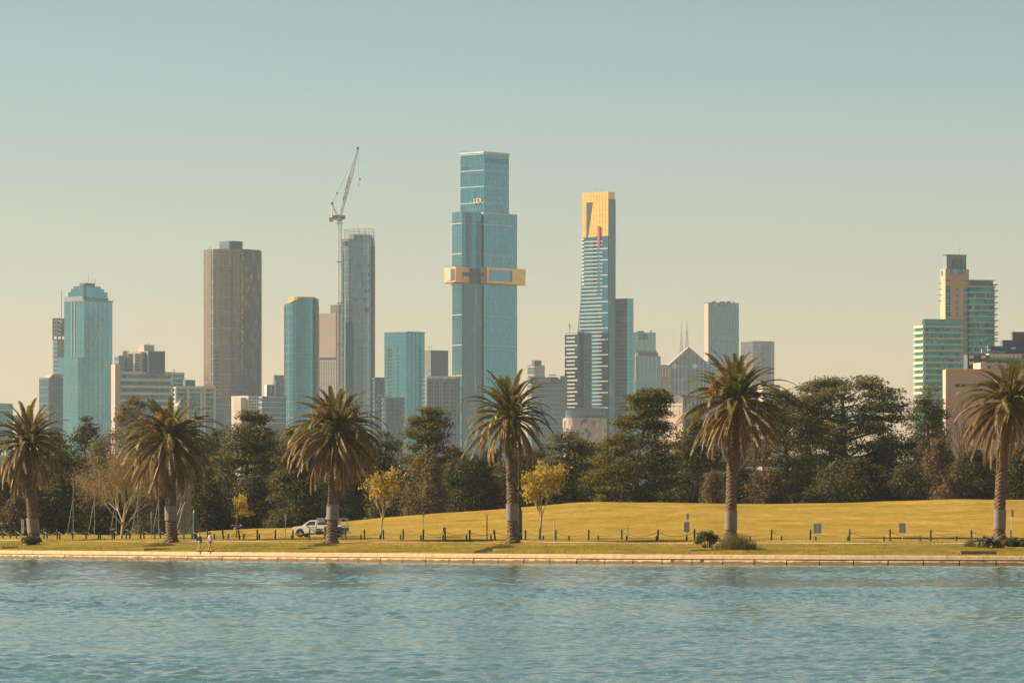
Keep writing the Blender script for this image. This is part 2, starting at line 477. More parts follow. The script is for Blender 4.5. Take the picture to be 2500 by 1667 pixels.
MT['coping'] = plain('concrete_coping', (0.50, 0.35, 0.21), 0.85, 0, 0.22, 1.8, 0.2, 0.35, 6.0)
def stain(m):
    n, l = m.node_tree.nodes, m.node_tree.links; b = n['Principled BSDF']
    src = b.inputs['Base Color'].links[0].from_socket
    tc = n.new('ShaderNodeTexCoord'); sp = n.new('ShaderNodeSeparateXYZ'); l.new(tc.outputs['Object'], sp.inputs[0])
    no = n.new('ShaderNodeTexNoise'); no.inputs['Scale'].default_value = 1.1; no.inputs['Detail'].default_value = 6; l.new(tc.outputs['Object'], no.inputs['Vector'])
    ad = n.new('ShaderNodeMath'); ad.operation = 'MULTIPLY_ADD'; l.new(no.outputs['Fac'], ad.inputs[0]); ad.inputs[1].default_value = -0.42; l.new(sp.outputs['Z'], ad.inputs[2])
    rp = ramp(n, [(0.0, (1, 1, 1)), (0.12, (0, 0, 0))]); l.new(ad.outputs[0], rp.inputs[0])
    mx = n.new('ShaderNodeMixRGB'); l.new(rp.outputs[0], mx.inputs[0]); l.new(src, mx.inputs[1]); mx.inputs[2].default_value = (0.16, 0.11, 0.06, 1)
    l.new(mx.outputs[0], b.inputs['Base Color'])
stain(MT['stone'])
MT['mortar'] = plain('dark_mortar', (0.14, 0.095, 0.06), 0.95, 0, 0.3, 3.0)

# ------------------------------------------------------------------ the lie of the land
def Yw(X):                      # lake wall line
    u = min(190.0, max(-70.0, 40.5 - X))
    return 389.0 + 0.35 * u + 0.00778 * u * u
def Yf(X):                      # bollard line
    u = min(190.0, max(-70.0, 44.0 - X))
    return 428.0 + 0.20 * u + 0.0072 * u * u
WALL_TOP = 0.80
CREST_PX = [-400, 0, 300, 470, 540, 640, 720, 790, 900, 1000, 1240, 1400, 1500, 1700, 1800, 2000, 2140, 2300, 2500, 3000]
CREST_PY = [1307, 1306, 1306, 1305, 1294, 1289, 1288, 1278, 1266, 1257, 1241, 1227, 1225, 1227, 1230, 1229, 1224, 1218, 1220, 1228]
YC = 592.0
def sstep(t):
    t = min(1.0, max(0.0, t)); return t * t * (3 - 2 * t)
def gz(X, Y):
    yw, yf = Yw(X), Yf(X)
    if Y <= yw: return WALL_TOP
    if Y <= yf:
        t = (Y - yw) / (yf - yw)
        z = WALL_TOP + 1.08 * (0.75 * t + 0.25 * sstep(t))
        return z
    zc = WZ(np.interp(1250 + X * F / YC, CREST_PX, CREST_PY), YC)
    if Y <= YC:
        t = (Y - yf) / max(20.0, YC - yf)
        return 1.88 + (zc - 1.88) * (0.35 * t + 0.65 * sstep(t))
    t = sstep((Y - YC) / 130.0)
    return zc + (2.0 - zc) * t
def ripple(X, Y):
    return 0.03 * math.sin(X * 0.7 + Y * 0.31) + 0.03 * math.sin(X * 0.23 - Y * 0.17)
def hit(px, py):
    """first ground point behind the wall seen at this photograph pixel"""
    D = 360.0; best = None
    for i in range(3000):
        D += 0.1
        X = WX(px, D)
        if D > Yw(X) and WZ(py, D) <= gz(X, D):
            return X, D, gz(X, D)
    return WX(px, D), D, gz(WX(px, D), D)
def at_line(px, fn):
    D = 430.0
    for i in range(40): D = 0.5 * D + 0.5 * fn(WX(px, D))
    return WX(px, D), D

xs = sorted(set([-3000, -1500, -800, -400, -250, -180, -140, -110] + list(np.arange(-95, 85, 1.5)) + [90, 110, 140, 200, 300, 500, 900, 1600, 3000]))
ts = list(np.linspace(0, 1, 15)) + [1 + k / 16.0 for k in range(1, 17)]
far = [600, 610, 625, 640, 660, 690, 725, 800, 1200, 2500, 9000]
gm = MB()
rows = []
for X in xs:
    col = []
    yw, yf = Yw(X) + 0.55, Yf(X)
    col.append((X, yw, -1.5)); col.append((X, yw + 0.02, WALL_TOP - 0.03))
    for t in ts[1:]:
        Y = yw + (yf - yw) * t if t <= 1 else yf + (max(YC, yf + 30) - yf) * (t - 1)
        col.append((X, Y, gz(X, Y) + ripple(X, Y)))
    y0 = max(YC, yf + 30)
    for Y in far:
        col.append((X, max(Y, y0 + (Y - 590) * 0.5 + 5), gz(X, Y)))
    rows.append(col)
nr = len(rows[0])
gm.v = [p for c in rows for p in c]
for i in range(len(rows) - 1):
    for j in range(nr - 1):
        a = i * nr + j
        gm.f.append((a, a + nr, a + nr + 1, a + 1))
ground = gm.build('ground', MT['lawn'], smooth=True)
wt = ground.data.attributes.new('watered', 'FLOAT', 'POINT')
wt.data.foreach_set('value', [max(0.0, min(1.0, (1.05 - (v[1] - Yw(v[0])) / (Yf(v[0]) - Yw(v[0]))) / 0.6)) for v in gm.v])
tag(ground, 'golden green parkland lawn rising to a low mound behind the lake', None, kind='structure')

def wave_sheet():
    """short crested wind chop as real relief where the photograph looks, a flat sheet beyond it"""
    r = np.random.default_rng(5)
    n = 70
    lam = np.exp(r.uniform(math.log(0.24), math.log(1.2), n))
    th = r.normal(0, 0.62, n) + math.pi / 2 - 0.25
    kx, ky = 2 * math.pi / lam * np.cos(th), 2 * math.pi / lam * np.sin(th)
    amp = 0.0043 * lam ** 0.9; ph = r.uniform(0, 6.283, n)
    Vs, Fs = [], []; base = 0
    for (y0, y1, dx, dy, hw0, hw1) in ((72, 150, 0.11, 0.21, 19, 27), (150, 250, 0.17, 0.34, 27, 38), (250, 500, 0.32, 0.70, 38, 67)):
        ys = np.arange(y0, y1 + dy * 0.5, dy); xs_ = np.arange(-hw1, hw1 + dx * .5, dx)
        gx, gy = np.meshgrid(xs_, ys)
        gzv = np.zeros_like(gx)
        for i in range(n): gzv += amp[i] * np.sin(kx[i] * gx + ky[i] * gy + ph[i])
        # gusts: patches of livelier and calmer water
        gust = 0.75 + 0.35 * np.sin(gx * 0.11 + 0.9 * np.sin(gy * 0.037)) * np.sin(gy * 0.061 + 1.3 * np.sin(gx * 0.05))
        gzv *= gust
        gzv = gzv + 0.3 * gzv * np.abs(gzv) / 0.03
        wl_ = np.array([Yw(x) for x in xs_]) + 0.45
        ok = (gy < wl_[None, :]) & (np.abs(gx) < hw0 + (hw1 - hw0) * (gy - y0) / (y1 - y0) + 1.0)
        idx = -np.ones(gx.shape, dtype=np.int64)
        cell = ok[:-1, :-1] & ok[1:, :-1] & ok[:-1, 1:] & ok[1:, 1:]
        use = np.zeros_like(ok); use[:-1, :-1] |= cell; use[1:, :-1] |= cell; use[:-1, 1:] |= cell; use[1:, 1:] |= cell
        idx[use] = np.arange(use.sum()) + base
        base += int(use.sum())
        Vs.append(np.stack([gx[use], gy[use], gzv[use]], 1))
        Fs.append(np.stack([idx[:-1, :-1][cell], idx[:-1, 1:][cell], idx[1:, 1:][cell], idx[1:, :-1][cell]], 1))
    V = np.concatenate(Vs + [np.array([[-3000, -600, -.13], [3000, -600, -.13], [3000, 700, -.13], [-3000, 700, -.13]])]); Fa = np.concatenate(Fs + [np.array([[base, base + 1, base + 2, base + 3]])])
    me = bpy.data.meshes.new('lake_water')
    me.vertices.add(len(V)); me.vertices.foreach_set('co', V.reshape(-1).astype(np.float32))
    me.loops.add(Fa.size); me.loops.foreach_set('vertex_index', Fa.reshape(-1).astype(np.int32))
    me.polygons.add(len(Fa)); me.polygons.foreach_set('loop_start', np.arange(0, Fa.size, 4, dtype=np.int32)); me.polygons.foreach_set('loop_total', np.full(len(Fa), 4, dtype=np.int32))
    me.polygons.foreach_set('use_smooth', np.ones(len(Fa), dtype=bool))
    me.materials.append(MT['water']); me.update(calc_edges=True)
    return me
water = link('lake_water', wave_sheet())
tag(water, 'rippled blue green lake water filling the foreground', None, kind='structure')

pm = MB()
pp = []
for X in np.arange(-90, 80, 1.5):
    yw, yf = Yw(X), Yf(X)
    ya, yb = yw + (yf - yw) * 0.74, yw + (yf - yw) * 0.80
    pp.append(((X, ya, gz(X, ya) + ripple(X, ya) + 0.02), (X, yb, gz(X, yb) + ripple(X, yb) + 0.02)))
for a, b in zip(pp[:-1], pp[1:]):
    pm.face([a[0], b[0], b[1], a[1]])
path_o = pm.build('path', MT['path'])
tag(path_o, 'narrow pale gravel walking path crossing the lawn', None, kind='structure')

# ------------------------------------------------------------------ skyline
def ordinal(i):
    names = ['first', 'second', 'third', 'fourth', 'fifth', 'sixth', 'seventh', 'eighth', 'ninth', 'tenth', 'eleventh', 'twelfth', 'thirteenth', 'fourteenth', 'fifteenth', 'sixteenth', 'seventeenth', 'eighteenth', 'nineteenth', 'twentieth']
    if i < 20: return names[i]
    tens = ['twentieth', 'thirtieth', 'fortieth']; pre = ['twenty', 'thirty', 'forty']
    k = i + 1
    return tens[k // 10 - 2] if k % 10 == 0 else pre[k // 10 - 2] + ' ' + names[k % 10 - 1]

def rect(xl, xc, xr, D, a):
    """plan of a block whose near corner shows at xc and whose far corners show at xl and xr; left face turned a degrees"""
    a = R(a)
    C = (WX(xc, D), D)
    wl_, wr_ = (xc - xl) * D / F, (xr - xc) * D / F
    Ll, Lr = wl_ / math.cos(a), wr_ / math.sin(a)
    Lp = (C[0] - Ll * math.cos(a), C[1] + Ll * math.sin(a))
    Rp = (C[0] + Lr * math.sin(a), C[1] + Lr * math.cos(a))
    B = (Lp[0] + Rp[0] - C[0], Lp[1] + Rp[1] - C[1])
    return [C, Rp, B, Lp]

def flat(xl, xr, D, depth):
    return [(WX(xl, D), D), (WX(xr, D), D), (WX(xr, D), D + depth), (WX(xl, D), D + depth)]

def round_plan(xl, xr, D, depth, n=20, power=2.0):
    cx, hw = WX((xl + xr) / 2, D), (xr - xl) * D / F / 2
    out = []
    for i in range(n):
        t = 2 * math.pi * i / n - math.pi / 2
        c, s = math.cos(t), math.sin(t)
        out.append((cx + hw * math.copysign(abs(c) ** (2 / power), c), D + depth / 2 + depth / 2 * math.copysign(abs(s) ** (2 / power), s)))
    return out

def grow(poly, e):
    cx = sum(p[0] for p in poly) / len(poly); cyy = sum(p[1] for p in poly) / len(poly)
    out = []
    for p in poly:
        d = math.hypot(p[0] - cx, p[1] - cyy)
        k = 1 + e * 1.3 / d
        out.append((cx + (p[0] - cx) * k, cyy + (p[1] - cyy) * k))
    return out

class Bld:
    def __init__(self, name, label, px, D, cat='tower', group=None):
        self.D = D
        self.o = (WX(px, D), D + 10, 2.0)
        self.root = tag(empty(name, self.o), label, cat, group)
    def z(self, py): return WZ(py, self.D)
    def part(self, name, mb, mat, parent=None, kind=None, label=None):
        o = mb.build(name, mat, parent or self.root, off=self.o)
        if kind: o['kind'] = kind
        if label: o['label'] = label
        return o
    def body(self, poly, ytop, mat, ybot=None, name='wall', parent=None, ztop=None):
        z1 = self.z(ytop) if ztop is None else ztop
        z0 = 1.0 if ybot is None else self.z(ybot)
        m = MB().prism(poly, z0, z1)
        return self.part(name, m, mat, parent)
    def bands(self, poly, ytop, ybot, pitch, h, mat, e=0.25, name='floor_band', first=0.0):
        """one slab edge per storey, all sharing one mesh"""
        pl = grow(poly, e)
        me = MB().prism(pl, -h / 2, h / 2).mesh(name, mat, off=(self.o[0], self.o[1], 0))
        z1, z0 = self.z(ytop) - first, self.z(ybot)
        z = z1
        while z > z0:
            link(name, me, self.root, (0, 0, z - self.o[2]))
            z -= pitch
    def strips(self, p, q, ytop, ybot, pitch, h, mat, u0=0.0, u1=1.0, depth=0.6, name='floor_band', vary=None):
        """straight bars along one face from p to q"""
        dx, dy = q[0] - p[0], q[1] - p[1]; L = math.hypot(dx, dy); ang = math.atan2(dy, dx)
        cache = {}
        z = self.z(ytop); k = 0
        while z > self.z(ybot):
            a, b = (u0, u1) if vary is None else vary(k)
            key = (round(a, 2), round(b, 2))
            if key not in cache:
                cache[key] = MB().box((0, 0, 0), ((b - a) * L, depth, h)).mesh(name, mat)
            m = (a + b) / 2
            link(name, cache[key], self.root, (p[0] + dx * m - self.o[0], p[1] + dy * m - self.o[1], z - self.o[2]), (0, 0, ang))
            z -= pitch; k += 1
    def windows(self, p, q, us, ys, w, h, mat, name='window', depth=0.3, out=0.05, skip=0.0):
        dx, dy = q[0] - p[0], q[1] - p[1]; L = math.hypot(dx, dy); ang = math.atan2(dy, dx)
        nx, ny = dy / L, -dx / L
        mats = mat if isinstance(mat, (list, tuple)) else [mat]
        mes = [MB().box((0, 0, 0), (w, depth, h)).mesh(name, m) for m in mats]
        for y in ys:
            for u in us:
                if skip and random.random() < skip: continue
                me = random.choice(mes)
                link(name, me, self.root, (p[0] + dx * u + nx * (out - depth / 2 + 0.1) - self.o[0], p[1] + dy * u + ny * (out - depth / 2 + 0.1) - self.o[1], y - self.o[2]), (0, 0, ang))
    def mullions(self, poly, ytop, ybot, gap, w=0.22, mat=None, edges=None, d=0.3):
        m = MB(); n = len(poly)
        z0, z1 = (2.0 if ybot is None else self.z(ybot)), self.z(ytop)
        for i in range(n):
            p, q = poly[i], poly[(i + 1) % n]
            dx, dy = q[0] - p[0], q[1] - p[1]; L = math.hypot(dx, dy)
            if -dx / L > 0.15 and edges is None: continue
            if edges is not None and i not in edges: continue
            k = max(1, int(L / gap))
            for j in range(k + 1):
                t = j / k
                m.box((p[0] + dx * t, p[1] + dy * t, (z0 + z1) / 2), (w, d, z1 - z0), math.atan2(dy, dx))
        self.part('mullions', m, mat or MT['mullion'], kind='stuff')
    def text(self, s, p, q, u, py, h, mat, name='lettering', out=0.3, parent=None):
        """lettering h metres tall standing on the face p-q"""
        dx, dy = q[0] - p[0], q[1] - p[1]; L = math.hypot(dx, dy); ang = math.atan2(dy, dx)
        nx, ny = dy / L, -dx / L
        pos = Vector((p[0] + dx * u + nx * out - self.o[0], p[1] + dy * u + ny * out - self.o[1], self.z(py) - self.o[2]))
        o = link(name, text_mesh(s, h, mat), parent or self.root, pos, (R(90), 0, ang))
        return o

def text_mesh(s, h, mat, ext=0.05):
    cu = bpy.data.curves.new('lettering', 'FONT')
    cu.body = s; cu.size = h * 1.38; cu.align_x = 'CENTER'; cu.align_y = 'CENTER'; cu.extrude = ext; cu.resolution_u = 3
    t = bpy.data.objects.new('lettering_source', cu)
    COL.objects.link(t)
    dg = bpy.context.evaluated_depsgraph_get()
    me = bpy.data.meshes.new_from_object(t.evaluated_get(dg))
    bpy.data.objects.remove(t); bpy.data.curves.remove(cu)
    me.materials.clear(); me.materials.append(mat)
    return me

def panel(b, p, q, u0, u1, y0, y1, mat, out=0.5, name='glass_panel'):
    dx, dy = q[0] - p[0], q[1] - p[1]; L = math.hypot(dx, dy); nx, ny = dy / L, -dx / L
    a_ = (p[0] + dx * u0 + nx * out, p[1] + dy * u0 + ny * out); c_ = (p[0] + dx * u1 + nx * out, p[1] + dy * u1 + ny * out)
    e_ = (c_[0] - nx * .4, c_[1] - ny * .4); g_ = (a_[0] - nx * .4, a_[1] - ny * .4)
    z0 = 2.0 if y1 is None else b.z(y1)
    return b.part(name, MB().prism([a_, c_, e_, g_], z0, b.z(y0)), mat)

def antenna(b, px, y0, y1, r=0.18, dy=0.0, n=4, parent=None, name='antenna'):
    x = WX(px, b.D)
    m = MB().beam((x, b.D + dy, b.z(y0)), (x, b.D + dy, b.z(y1)), r, r * 0.6, n)
    return b.part(name, m, MT['mullion'], parent)

def zs(b, y0, y1, n): return list(np.linspace(b.z(y0), b.z(y1), n))

G = 'towers of the city skyline'
# --- far left edge block
b = Bld('office_block', 'low teal glass block cut by the left edge behind the first palm', 5, 3900, 'building')
p = rect(-40, -6, 27, 3900, 40); b.body(p, 984, MT['teal_glass']); b.bands(p, 988, 1110, 3.6, 0.7, MT['pale_band']); b.mullions(p, 984, 1110, 4)
# --- teal tower with stepped crown
b = Bld('crowned_tower', 'teal glass tower with a stepped chamfered crown at the left', 205, 4500)
p = rect(153, 205, 268, 4500, 42); w = b.body(p, 732, MT['teal_glass_pale'])
b.bands(p, 733, 738, 30, 1.2, MT['grey_conc'], 0.6, 'parapet')
b.mullions(p, 732, 1090, 5.2, 0.28); b.bands(p, 740, 1080, 7.2, 0.35, MT['teal_glass_deep'], 0.12)
pl = rect(136, 190, 215, 4491, 42); b.body(pl, 872, MT['teal_glass_pale'], name='lower_wing'); b.mullions(pl, 872, 1090, 5.2, 0.28)
for (pa, pb, py_) in ((163, 258, 711), (170, 250, 703), (177, 243, 697)):
    q = rect(pa, 205, pb, 4503 + (711 - py_) * 0.3, 42); b.body(q, py_, MT['teal_glass'], 740, 'crown_tier')
q = rect(193, 209, 230, 4514, 42); b.body(q, 689, MT['dark_conc'], 700, 'plant_room')
b.strips(p[3], p[0], 727, 731, 20, 3.0, MT['grey_conc'], 0.0, 1.0, 0.5, 'louvre_band')
for i, u in enumerate((0.1, 0.22, 0.34, 0.46, 0.58, 0.7, 0.82)):
    b.windows(p[3], p[0], [u], [b.z(729)], 3.2, 2.6, MT['dark_void'])
    b.windows(p[0], p[1], [u], [b.z(729)], 3.2, 2.6, MT['dark_void'])
for u in (0.38, 0.53):
    m = MB(); x = p[3][0] + (p[0][0] - p[3][0]) * u; y = p[3][1] + (p[0][1] - p[3][1]) * u
    m.box((x, y - 0.2, (b.z(732) + 2) / 2), (1.2, 0.6, b.z(732) - 2), R(-42)); b.part('recess_strip', m, MT['mullion'])
b.windows(p[0], p[1], [0.03], [b.z(712)], 3.0, 14, MT['dark_void'], 'recess', 2.0, 0.3)
for px_, y1 in ((197, 680), (203, 678), (208, 684), (212, 668), (218, 680), (224, 678), (229, 676)):
    antenna(b, px_, 692, y1, 0.22, 18)
# --- truss topped tower
b = Bld('truss_tower', 'slim grey tower with an open cross braced frame on its roof', 140, 4700)
p = rect(129, 140, 158, 4700, 35); b.body(p, 829, MT['grey_glass']); b.bands(p, 835, 1000, 4.2, 1.2, MT['grey_conc'], 0.5)
fr = MB(); zt, zb = b.z(778), b.z(829)
for c in p[:2] + p[2:]: fr.beam((c[0], c[1], zb), (c[0], c[1], zt), 0.8)
lv = np.linspace(zb, zt, 6)
for i in range(4):
    a_, c_ = p[i], p[(i + 1) % 4]
    for k in range(6): fr.beam((a_[0], a_[1], lv[k]), (c_[0], c_[1], lv[k]), 0.6)
    for k in range(1, 5):
        fr.beam((a_[0], a_[1], lv[k]), (c_[0], c_[1], lv[k + 1]), 0.45); fr.beam((c_[0], c_[1], lv[k]), (a_[0], a_[1], lv[k + 1]), 0.45)
b.part('braced_frame', fr, MT['crane_dark'])
antenna(b, 151, 790, 708, 0.5, -4, 4, None, 'mast')
# --- low glass block beside it
b = Bld('glass_block', 'lower blue glass block beside the crowned tower with a slanted roof', 110, 4400, 'building')
p = rect(94, 118, 150, 4400, 40); b.body(p, 922, MT['blue_glass']); b.mullions(p, 922, 1080, 4.5); b.bands(p, 925, 1060, 7.2, 0.5, MT['mullion'], 0.2)
q = rect(104, 120, 146, 4405, 40); z0, z1 = b.z(922), b.z(913)
m = MB().prism(q, z0, z1, poly_top=[(c[0] + 3, c[1] + 2) for c in q]); b.part('roof', m, MT['tan_stone'])
# --- stepped apartment complex
b = Bld('apartment_complex', 'stepped pale apartment complex with dark roof boxes right of the crowned tower', 340, 3600, 'building')
p = rect(273, 294, 416, 3600, 72); b.body(p, 908, MT['grey_glass']); b.bands(p, 910, 1010, 5.0, 2.0, MT['white_render'], 0.8)
q = rect(270, 281, 293, 3596, 55); b.body(q, 890, MT['pink_render'], name='side_wall')
q = rect(277, 290, 314, 3606, 60); b.body(q, 868, MT['grey_glass'], name='upper_block'); b.bands(q, 869, 905, 4.0, 1.2, MT['grey_conc'], 0.4)
q = rect(294, 300, 315, 3612, 60); b.body(q, 855, MT['grey_conc'], name='plant_room')
q = rect(310, 344, 356, 3603, 25); b.body(q, 858, MT['white_render'], 912, name='tower_block')
b.windows(q[3], q[0], [0.12, 0.3, 0.66, 0.86], zs(b, 866, 902, 6), 2.2, 1.8, MT['dark_void'])
q2 = rect(352, 362, 402, 3601, 70); b.body(q2, 858, MT['dark_conc'], 912, name='dark_block'); b.bands(q2, 858, 859, 9, 0.8, MT['grey_conc'], 0.3, 'parapet')
q3 = rect(336, 352, 374, 3610, 40); b.body(q3, 840, MT['pink_render'], 860, name='roof_box')
antenna(b, 359, 841, 835, 0.3, 12); antenna(b, 375, 858, 838, 0.15, 8)
us = [0.08 + 0.105 * k for k in range(9)]
b.windows(p[0], p[1], us, zs(b, 915, 965, 9), 2.6, 1.6, [MT['dark_void'], MT['teal_pane'], MT['grey_glass']], skip=0.1)
# --- grey stepped block behind
b = Bld('grey_block', 'stepped blue grey block just left of the tan tower', 440, 3900, 'building')
p = rect(412, 420, 449, 3900, 65); b.body(p, 909, MT['grey_glass']); b.bands(p, 912, 1000, 3.6, 1.0, MT['pale_band'], 0.3)
q = rect(446, 452, 476, 3890, 65); b.body(q, 928, MT['dark_conc'], name='dark_wing'); antenna(b, 423, 909, 900, 0.6, 8)
# --- white framed apartments
b = Bld('framed_apartments', 'white framed balcony apartments in front of the tan tower', 480, 3500, 'building')
p = rect(424, 430, 524, 3500, 75); b.body(p, 946, MT['grey_glass'])
b.bands(p, 946, 1030, 3.3, 1.0, MT['pale_band'], 0.4)
z0, z1 = 2.0, b.z(944)
for u in (0.0, 0.30, 0.64, 0.72, 0.98):
    x = p[0][0] + (p[1][0] - p[0][0]) * u; y = p[0][1] + (p[1][1] - p[0][1]) * u
    b.part('pier', MB().box((x, y - 0.6, (z0 + z1) / 2), (1.5, 1.6, z1 - z0), R(15)), MT['white_render'])
b.strips(p[0], p[1], 945.5, 947, 9, 2.0, MT['white_render'], 0, 1, 1.4, 'cornice')
q = rect(521, 528, 548, 3510, 60); b.body(q, 972, MT['grey_glass'], name='side_wing'); b.bands(q, 974, 1030, 3.3, 1.0, MT['grey_conc'], 0.3)
b.windows(p[0], p[1], [0.05, 0.12, 0.19, 0.26, 0.36, 0.44, 0.52, 0.6, 0.8, 0.9], zs(b, 953, 1015, 8), 2.2, 1.7, [MT['teal_pane'], MT['dark_void']], skip=0.25)
# --- tan tower
b = Bld('tan_tower', 'tall tan glass tower with a dark box on its roof', 563, 4300)
D = 4300
poly = [(WX(521, D), D), (WX(560, D), D - 3), (WX(592, D), D), (WX(632, D), D + 16), (WX(632, D), D + 45), (WX(495, D), D + 45), (WX(495, D), D + 16)]
w = b.body(poly, 608, MT['tan_glass']); b.mullions(poly, 608, 1060, 3.0, 0.22)
b.bands(poly, 612, 1060, 13.5, 0.35, MT['tan_stone'], 0.12)
q = rect(534, 560, 591, 4312, 50); b.body(q, 586, MT['dark_conc'], 610, name='roof_box')
for (i_, u0_, u1_) in ((2, .12, 1.0), (6, .0, .8), (0, .1, .45)):
    panel(b, poly[i_], poly[(i_ + 1) % 7], u0_, u1_, 610, None, MT['tan_glass_light'], .3, 'reflection_panel')  # lighter strips stand in for bright facets and vertical reflections
for px_, wpx, y0 in ((567, 3.5, 609), (592, 4.5, 612)):
    x = WX(px_, D); m = MB().box((x, D - 1.0, (b.z(y0) + 2) / 2), (wpx * D / F, 3.2, b.z(y0) - 2)); b.part('recess_strip', m, MT['dark_void'])
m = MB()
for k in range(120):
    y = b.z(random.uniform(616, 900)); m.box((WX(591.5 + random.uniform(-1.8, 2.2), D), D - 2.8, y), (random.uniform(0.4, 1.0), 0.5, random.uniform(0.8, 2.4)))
b.part('balcony_glint', m, MT['gold'], kind='stuff')  # gold flecks modelled as glints down the strip
for px_ in (529, 571):
    m = [WX(px_, D)]
    b.windows((WX(px_ - 3, D), D - 2.2), (WX(px_ + 4, D), D - 2.4), [0.5], zs(b, 861, 985, 14), 2.2, 1.8, MT['dark_void'], 'balcony', 1.2, 0.4)
m = MB().beam((WX(505, D), D + 15, b.z(608)), (WX(513, D), D + 15, b.z(600)), 0.35); m.beam((WX(508, D), D + 15, b.z(608)), (WX(508, D), D + 15, b.z(604)), 0.35)
b.part('roof_davit', m, MT['mullion'])
b.windows(poly[1], poly[2], [0.62], [b.z(630)], 2.4, 3.4, MT['dark_void'])
# --- low cluster between
b = Bld('white_block', 'plain white block with blank walls below the tan tower', 600, 3700, 'building')
p = rect(563, 606, 630, 3700, 35); b.body(p, 966, MT['white_render']); q = rect(569, 588, 604, 3697, 35); b.body(q, 970, MT['cream'], name='front_wing')
b.windows(p[0], p[1], [0.15, 0.4, 0.65, 0.9], zs(b, 972, 1010, 6), 2.0, 1.6, [MT['dark_void'], MT['teal_pane']])
b = Bld('grid_block', 'blue grey glazed block beneath the round slanted tower', 660, 3800, 'building')
p = rect(628, 640, 697, 3800, 70); b.body(p, 967, MT['grey_glass']); b.mullions(p, 967, 1040, 3.0, 0.3); b.bands(p, 969, 1040, 4.0, 0.5, MT['pale_band'], 0.2)
q = rect(645, 651, 672, 3805, 60); b.body(q, 938, MT['white_render'], 970, 'upper_wing'); b.windows(q[0], q[1], [0.25, 0.7], zs(b, 943, 962, 4), 2.4, 2.0, MT['dark_void'])
q = rect(667, 672, 693, 3812, 65); b.body(q, 914, MT['grey_glass'], 970, 'roof_lantern')
fm = MB(); z0, z1 = b.z(938), b.z(914)
for i in (3, 0):
    a_, c_ = q[i], q[(i + 1) % 4]; fm.beam((a_[0], a_[1] - .3, z0), (c_[0], c_[1] - .3, z1), 0.3); fm.beam((c_[0], c_[1] - .3, z0), (a_[0], a_[1] - .3, z1), 0.3)
b.part('bracing', fm, MT['mullion'])
# --- round slanted tower
b = Bld('round_tower', 'round teal glass tower with a slanted gold topped roof', 735, 4200)
D = 4200
poly = round_plan(692, 777, D, 34, 28, 2.3)
m = MB(); n = len(poly); xl, xr = WX(692, D), WX(777, D)
zt = [b.z(742 - 13 * sstep((p_[0] - xl) / (xr - xl) * 1.9)) for p_ in poly]
u = 0
for i in range(n):
    j = (i + 1) % n; L = math.hypot(poly[j][0] - poly[i][0], poly[j][1] - poly[i][1])
    m.face([(*poly[i], 2), (*poly[j], 2), (*poly[j], zt[j]), (*poly[i], zt[i])], uv=[(u, 2), (u + L, 2), (u + L, zt[j]), (u, zt[i])]); u += L
m.face([(*poly[i], zt[i]) for i in range(n)])
b.part('wall', m, MT['teal_glass'])
b.bands(poly, 746, 1040, 6.8, 0.3, MT['mullion'], 0.12)
b.mullions(poly, 744, 1040, 4.5, 0.25)
b.body(round_plan(700, 770, D + 3, 28, 24), 724, MT['gold_mat'], 745, 'roof_drum')
m = MB().box((WX(772, D), D + 5, b.z(729) / 2), (2.2, 2.0, b.z(729))); b.part('edge_fin', m, MT['dark_conc'])
# --- tan slab behind
b = Bld('tan_slab', 'plain tan slab tower with a gridded lower facade behind the crane', 800, 4500)
p = rect(776, 820, 836, 4500, 28); b.body(p, 764, MT['tan_stone']); q = rect(806, 822, 836, 4508, 35); b.body(q, 743, MT['brown_clad'], 770, 'plant_room')
b.bands(p, 770, 870, 3.8, 0.25, MT['beige'], 0.1)
gx = [0.06 + 0.094 * k for k in range(11)]
for k, u in enumerate(gx): 
    x = p[3][0] + (p[0][0] - p[3][0]) * u; y = p[3][1] + (p[0][1] - p[3][1]) * u
    b.part('pier', MB().box((x, y - .3, (b.z(880) + 2) / 2), (0.6, 0.8, b.z(880) - 2), R(-28)), MT['white_render'])
b.strips(p[3], p[0], 880, 1000, 4.6, 0.6, MT['white_render'], 0.04, 1.0, 0.7)
b.windows(p[3], p[0], [g + 0.047 for g in gx[:-1]], [b.z(877)], 1.2, 3.6, MT['dark_void'])
b.windows(p[3], p[0], [0.2, 0.34, 0.5, 0.66], zs(b, 955, 964, 2), 2.4, 2.8, MT['dark_void'])
b.text('IIII', p[3], p[0], 0.45, 771, 3.0, MT['beige']) if False else None
# --- round tower under construction
b = Bld('unfinished_tower', 'tall rounded glass tower with scaffold ring on top beside the crane', 873, 4250)
D = 4250
poly = round_plan(833, 913, D, 32, 28, 2.8)
b.body(poly, 583, MT['silver_glass']); b.bands(poly, 588, 1040, 7.2, 0.28, MT['mullion'], 0.12); b.mullions(poly, 583, 1040, 5.0, 0.22)
m = MB().box((WX(853, D), D - 0.2, b.z(800) / 2), (6.4, 3.0, b.z(775))); b.part('dark_reflection', m, MT['dark_glass'])  # dark reflection put in as a strip of dark glass
m = MB().box((WX(911, D), D + 9, b.z(600) / 2), (2.6, 10, b.z(600))); b.part('edge_fin', m, MT['dark_conc'])
core = round_plan(846, 908, D + 4, 22, 20, 2.6); b.body(core, 572, MT['grey_conc'], 585, 'lift_core')
sc_ = MB(); ring = round_plan(839, 912, D + 1, 28, 22, 2.6)
for z_ in (b.z(583), b.z(574), b.z(566), b.z(558)):
    for i in range(22): sc_.beam((*ring[i], z_), (*ring[(i + 1) % 22], z_), 0.2)
for i in range(22): sc_.beam((*ring[i], b.z(584)), (*ring[i], b.z(557)), 0.22)
b.part('scaffold', sc_, MT['steel'])
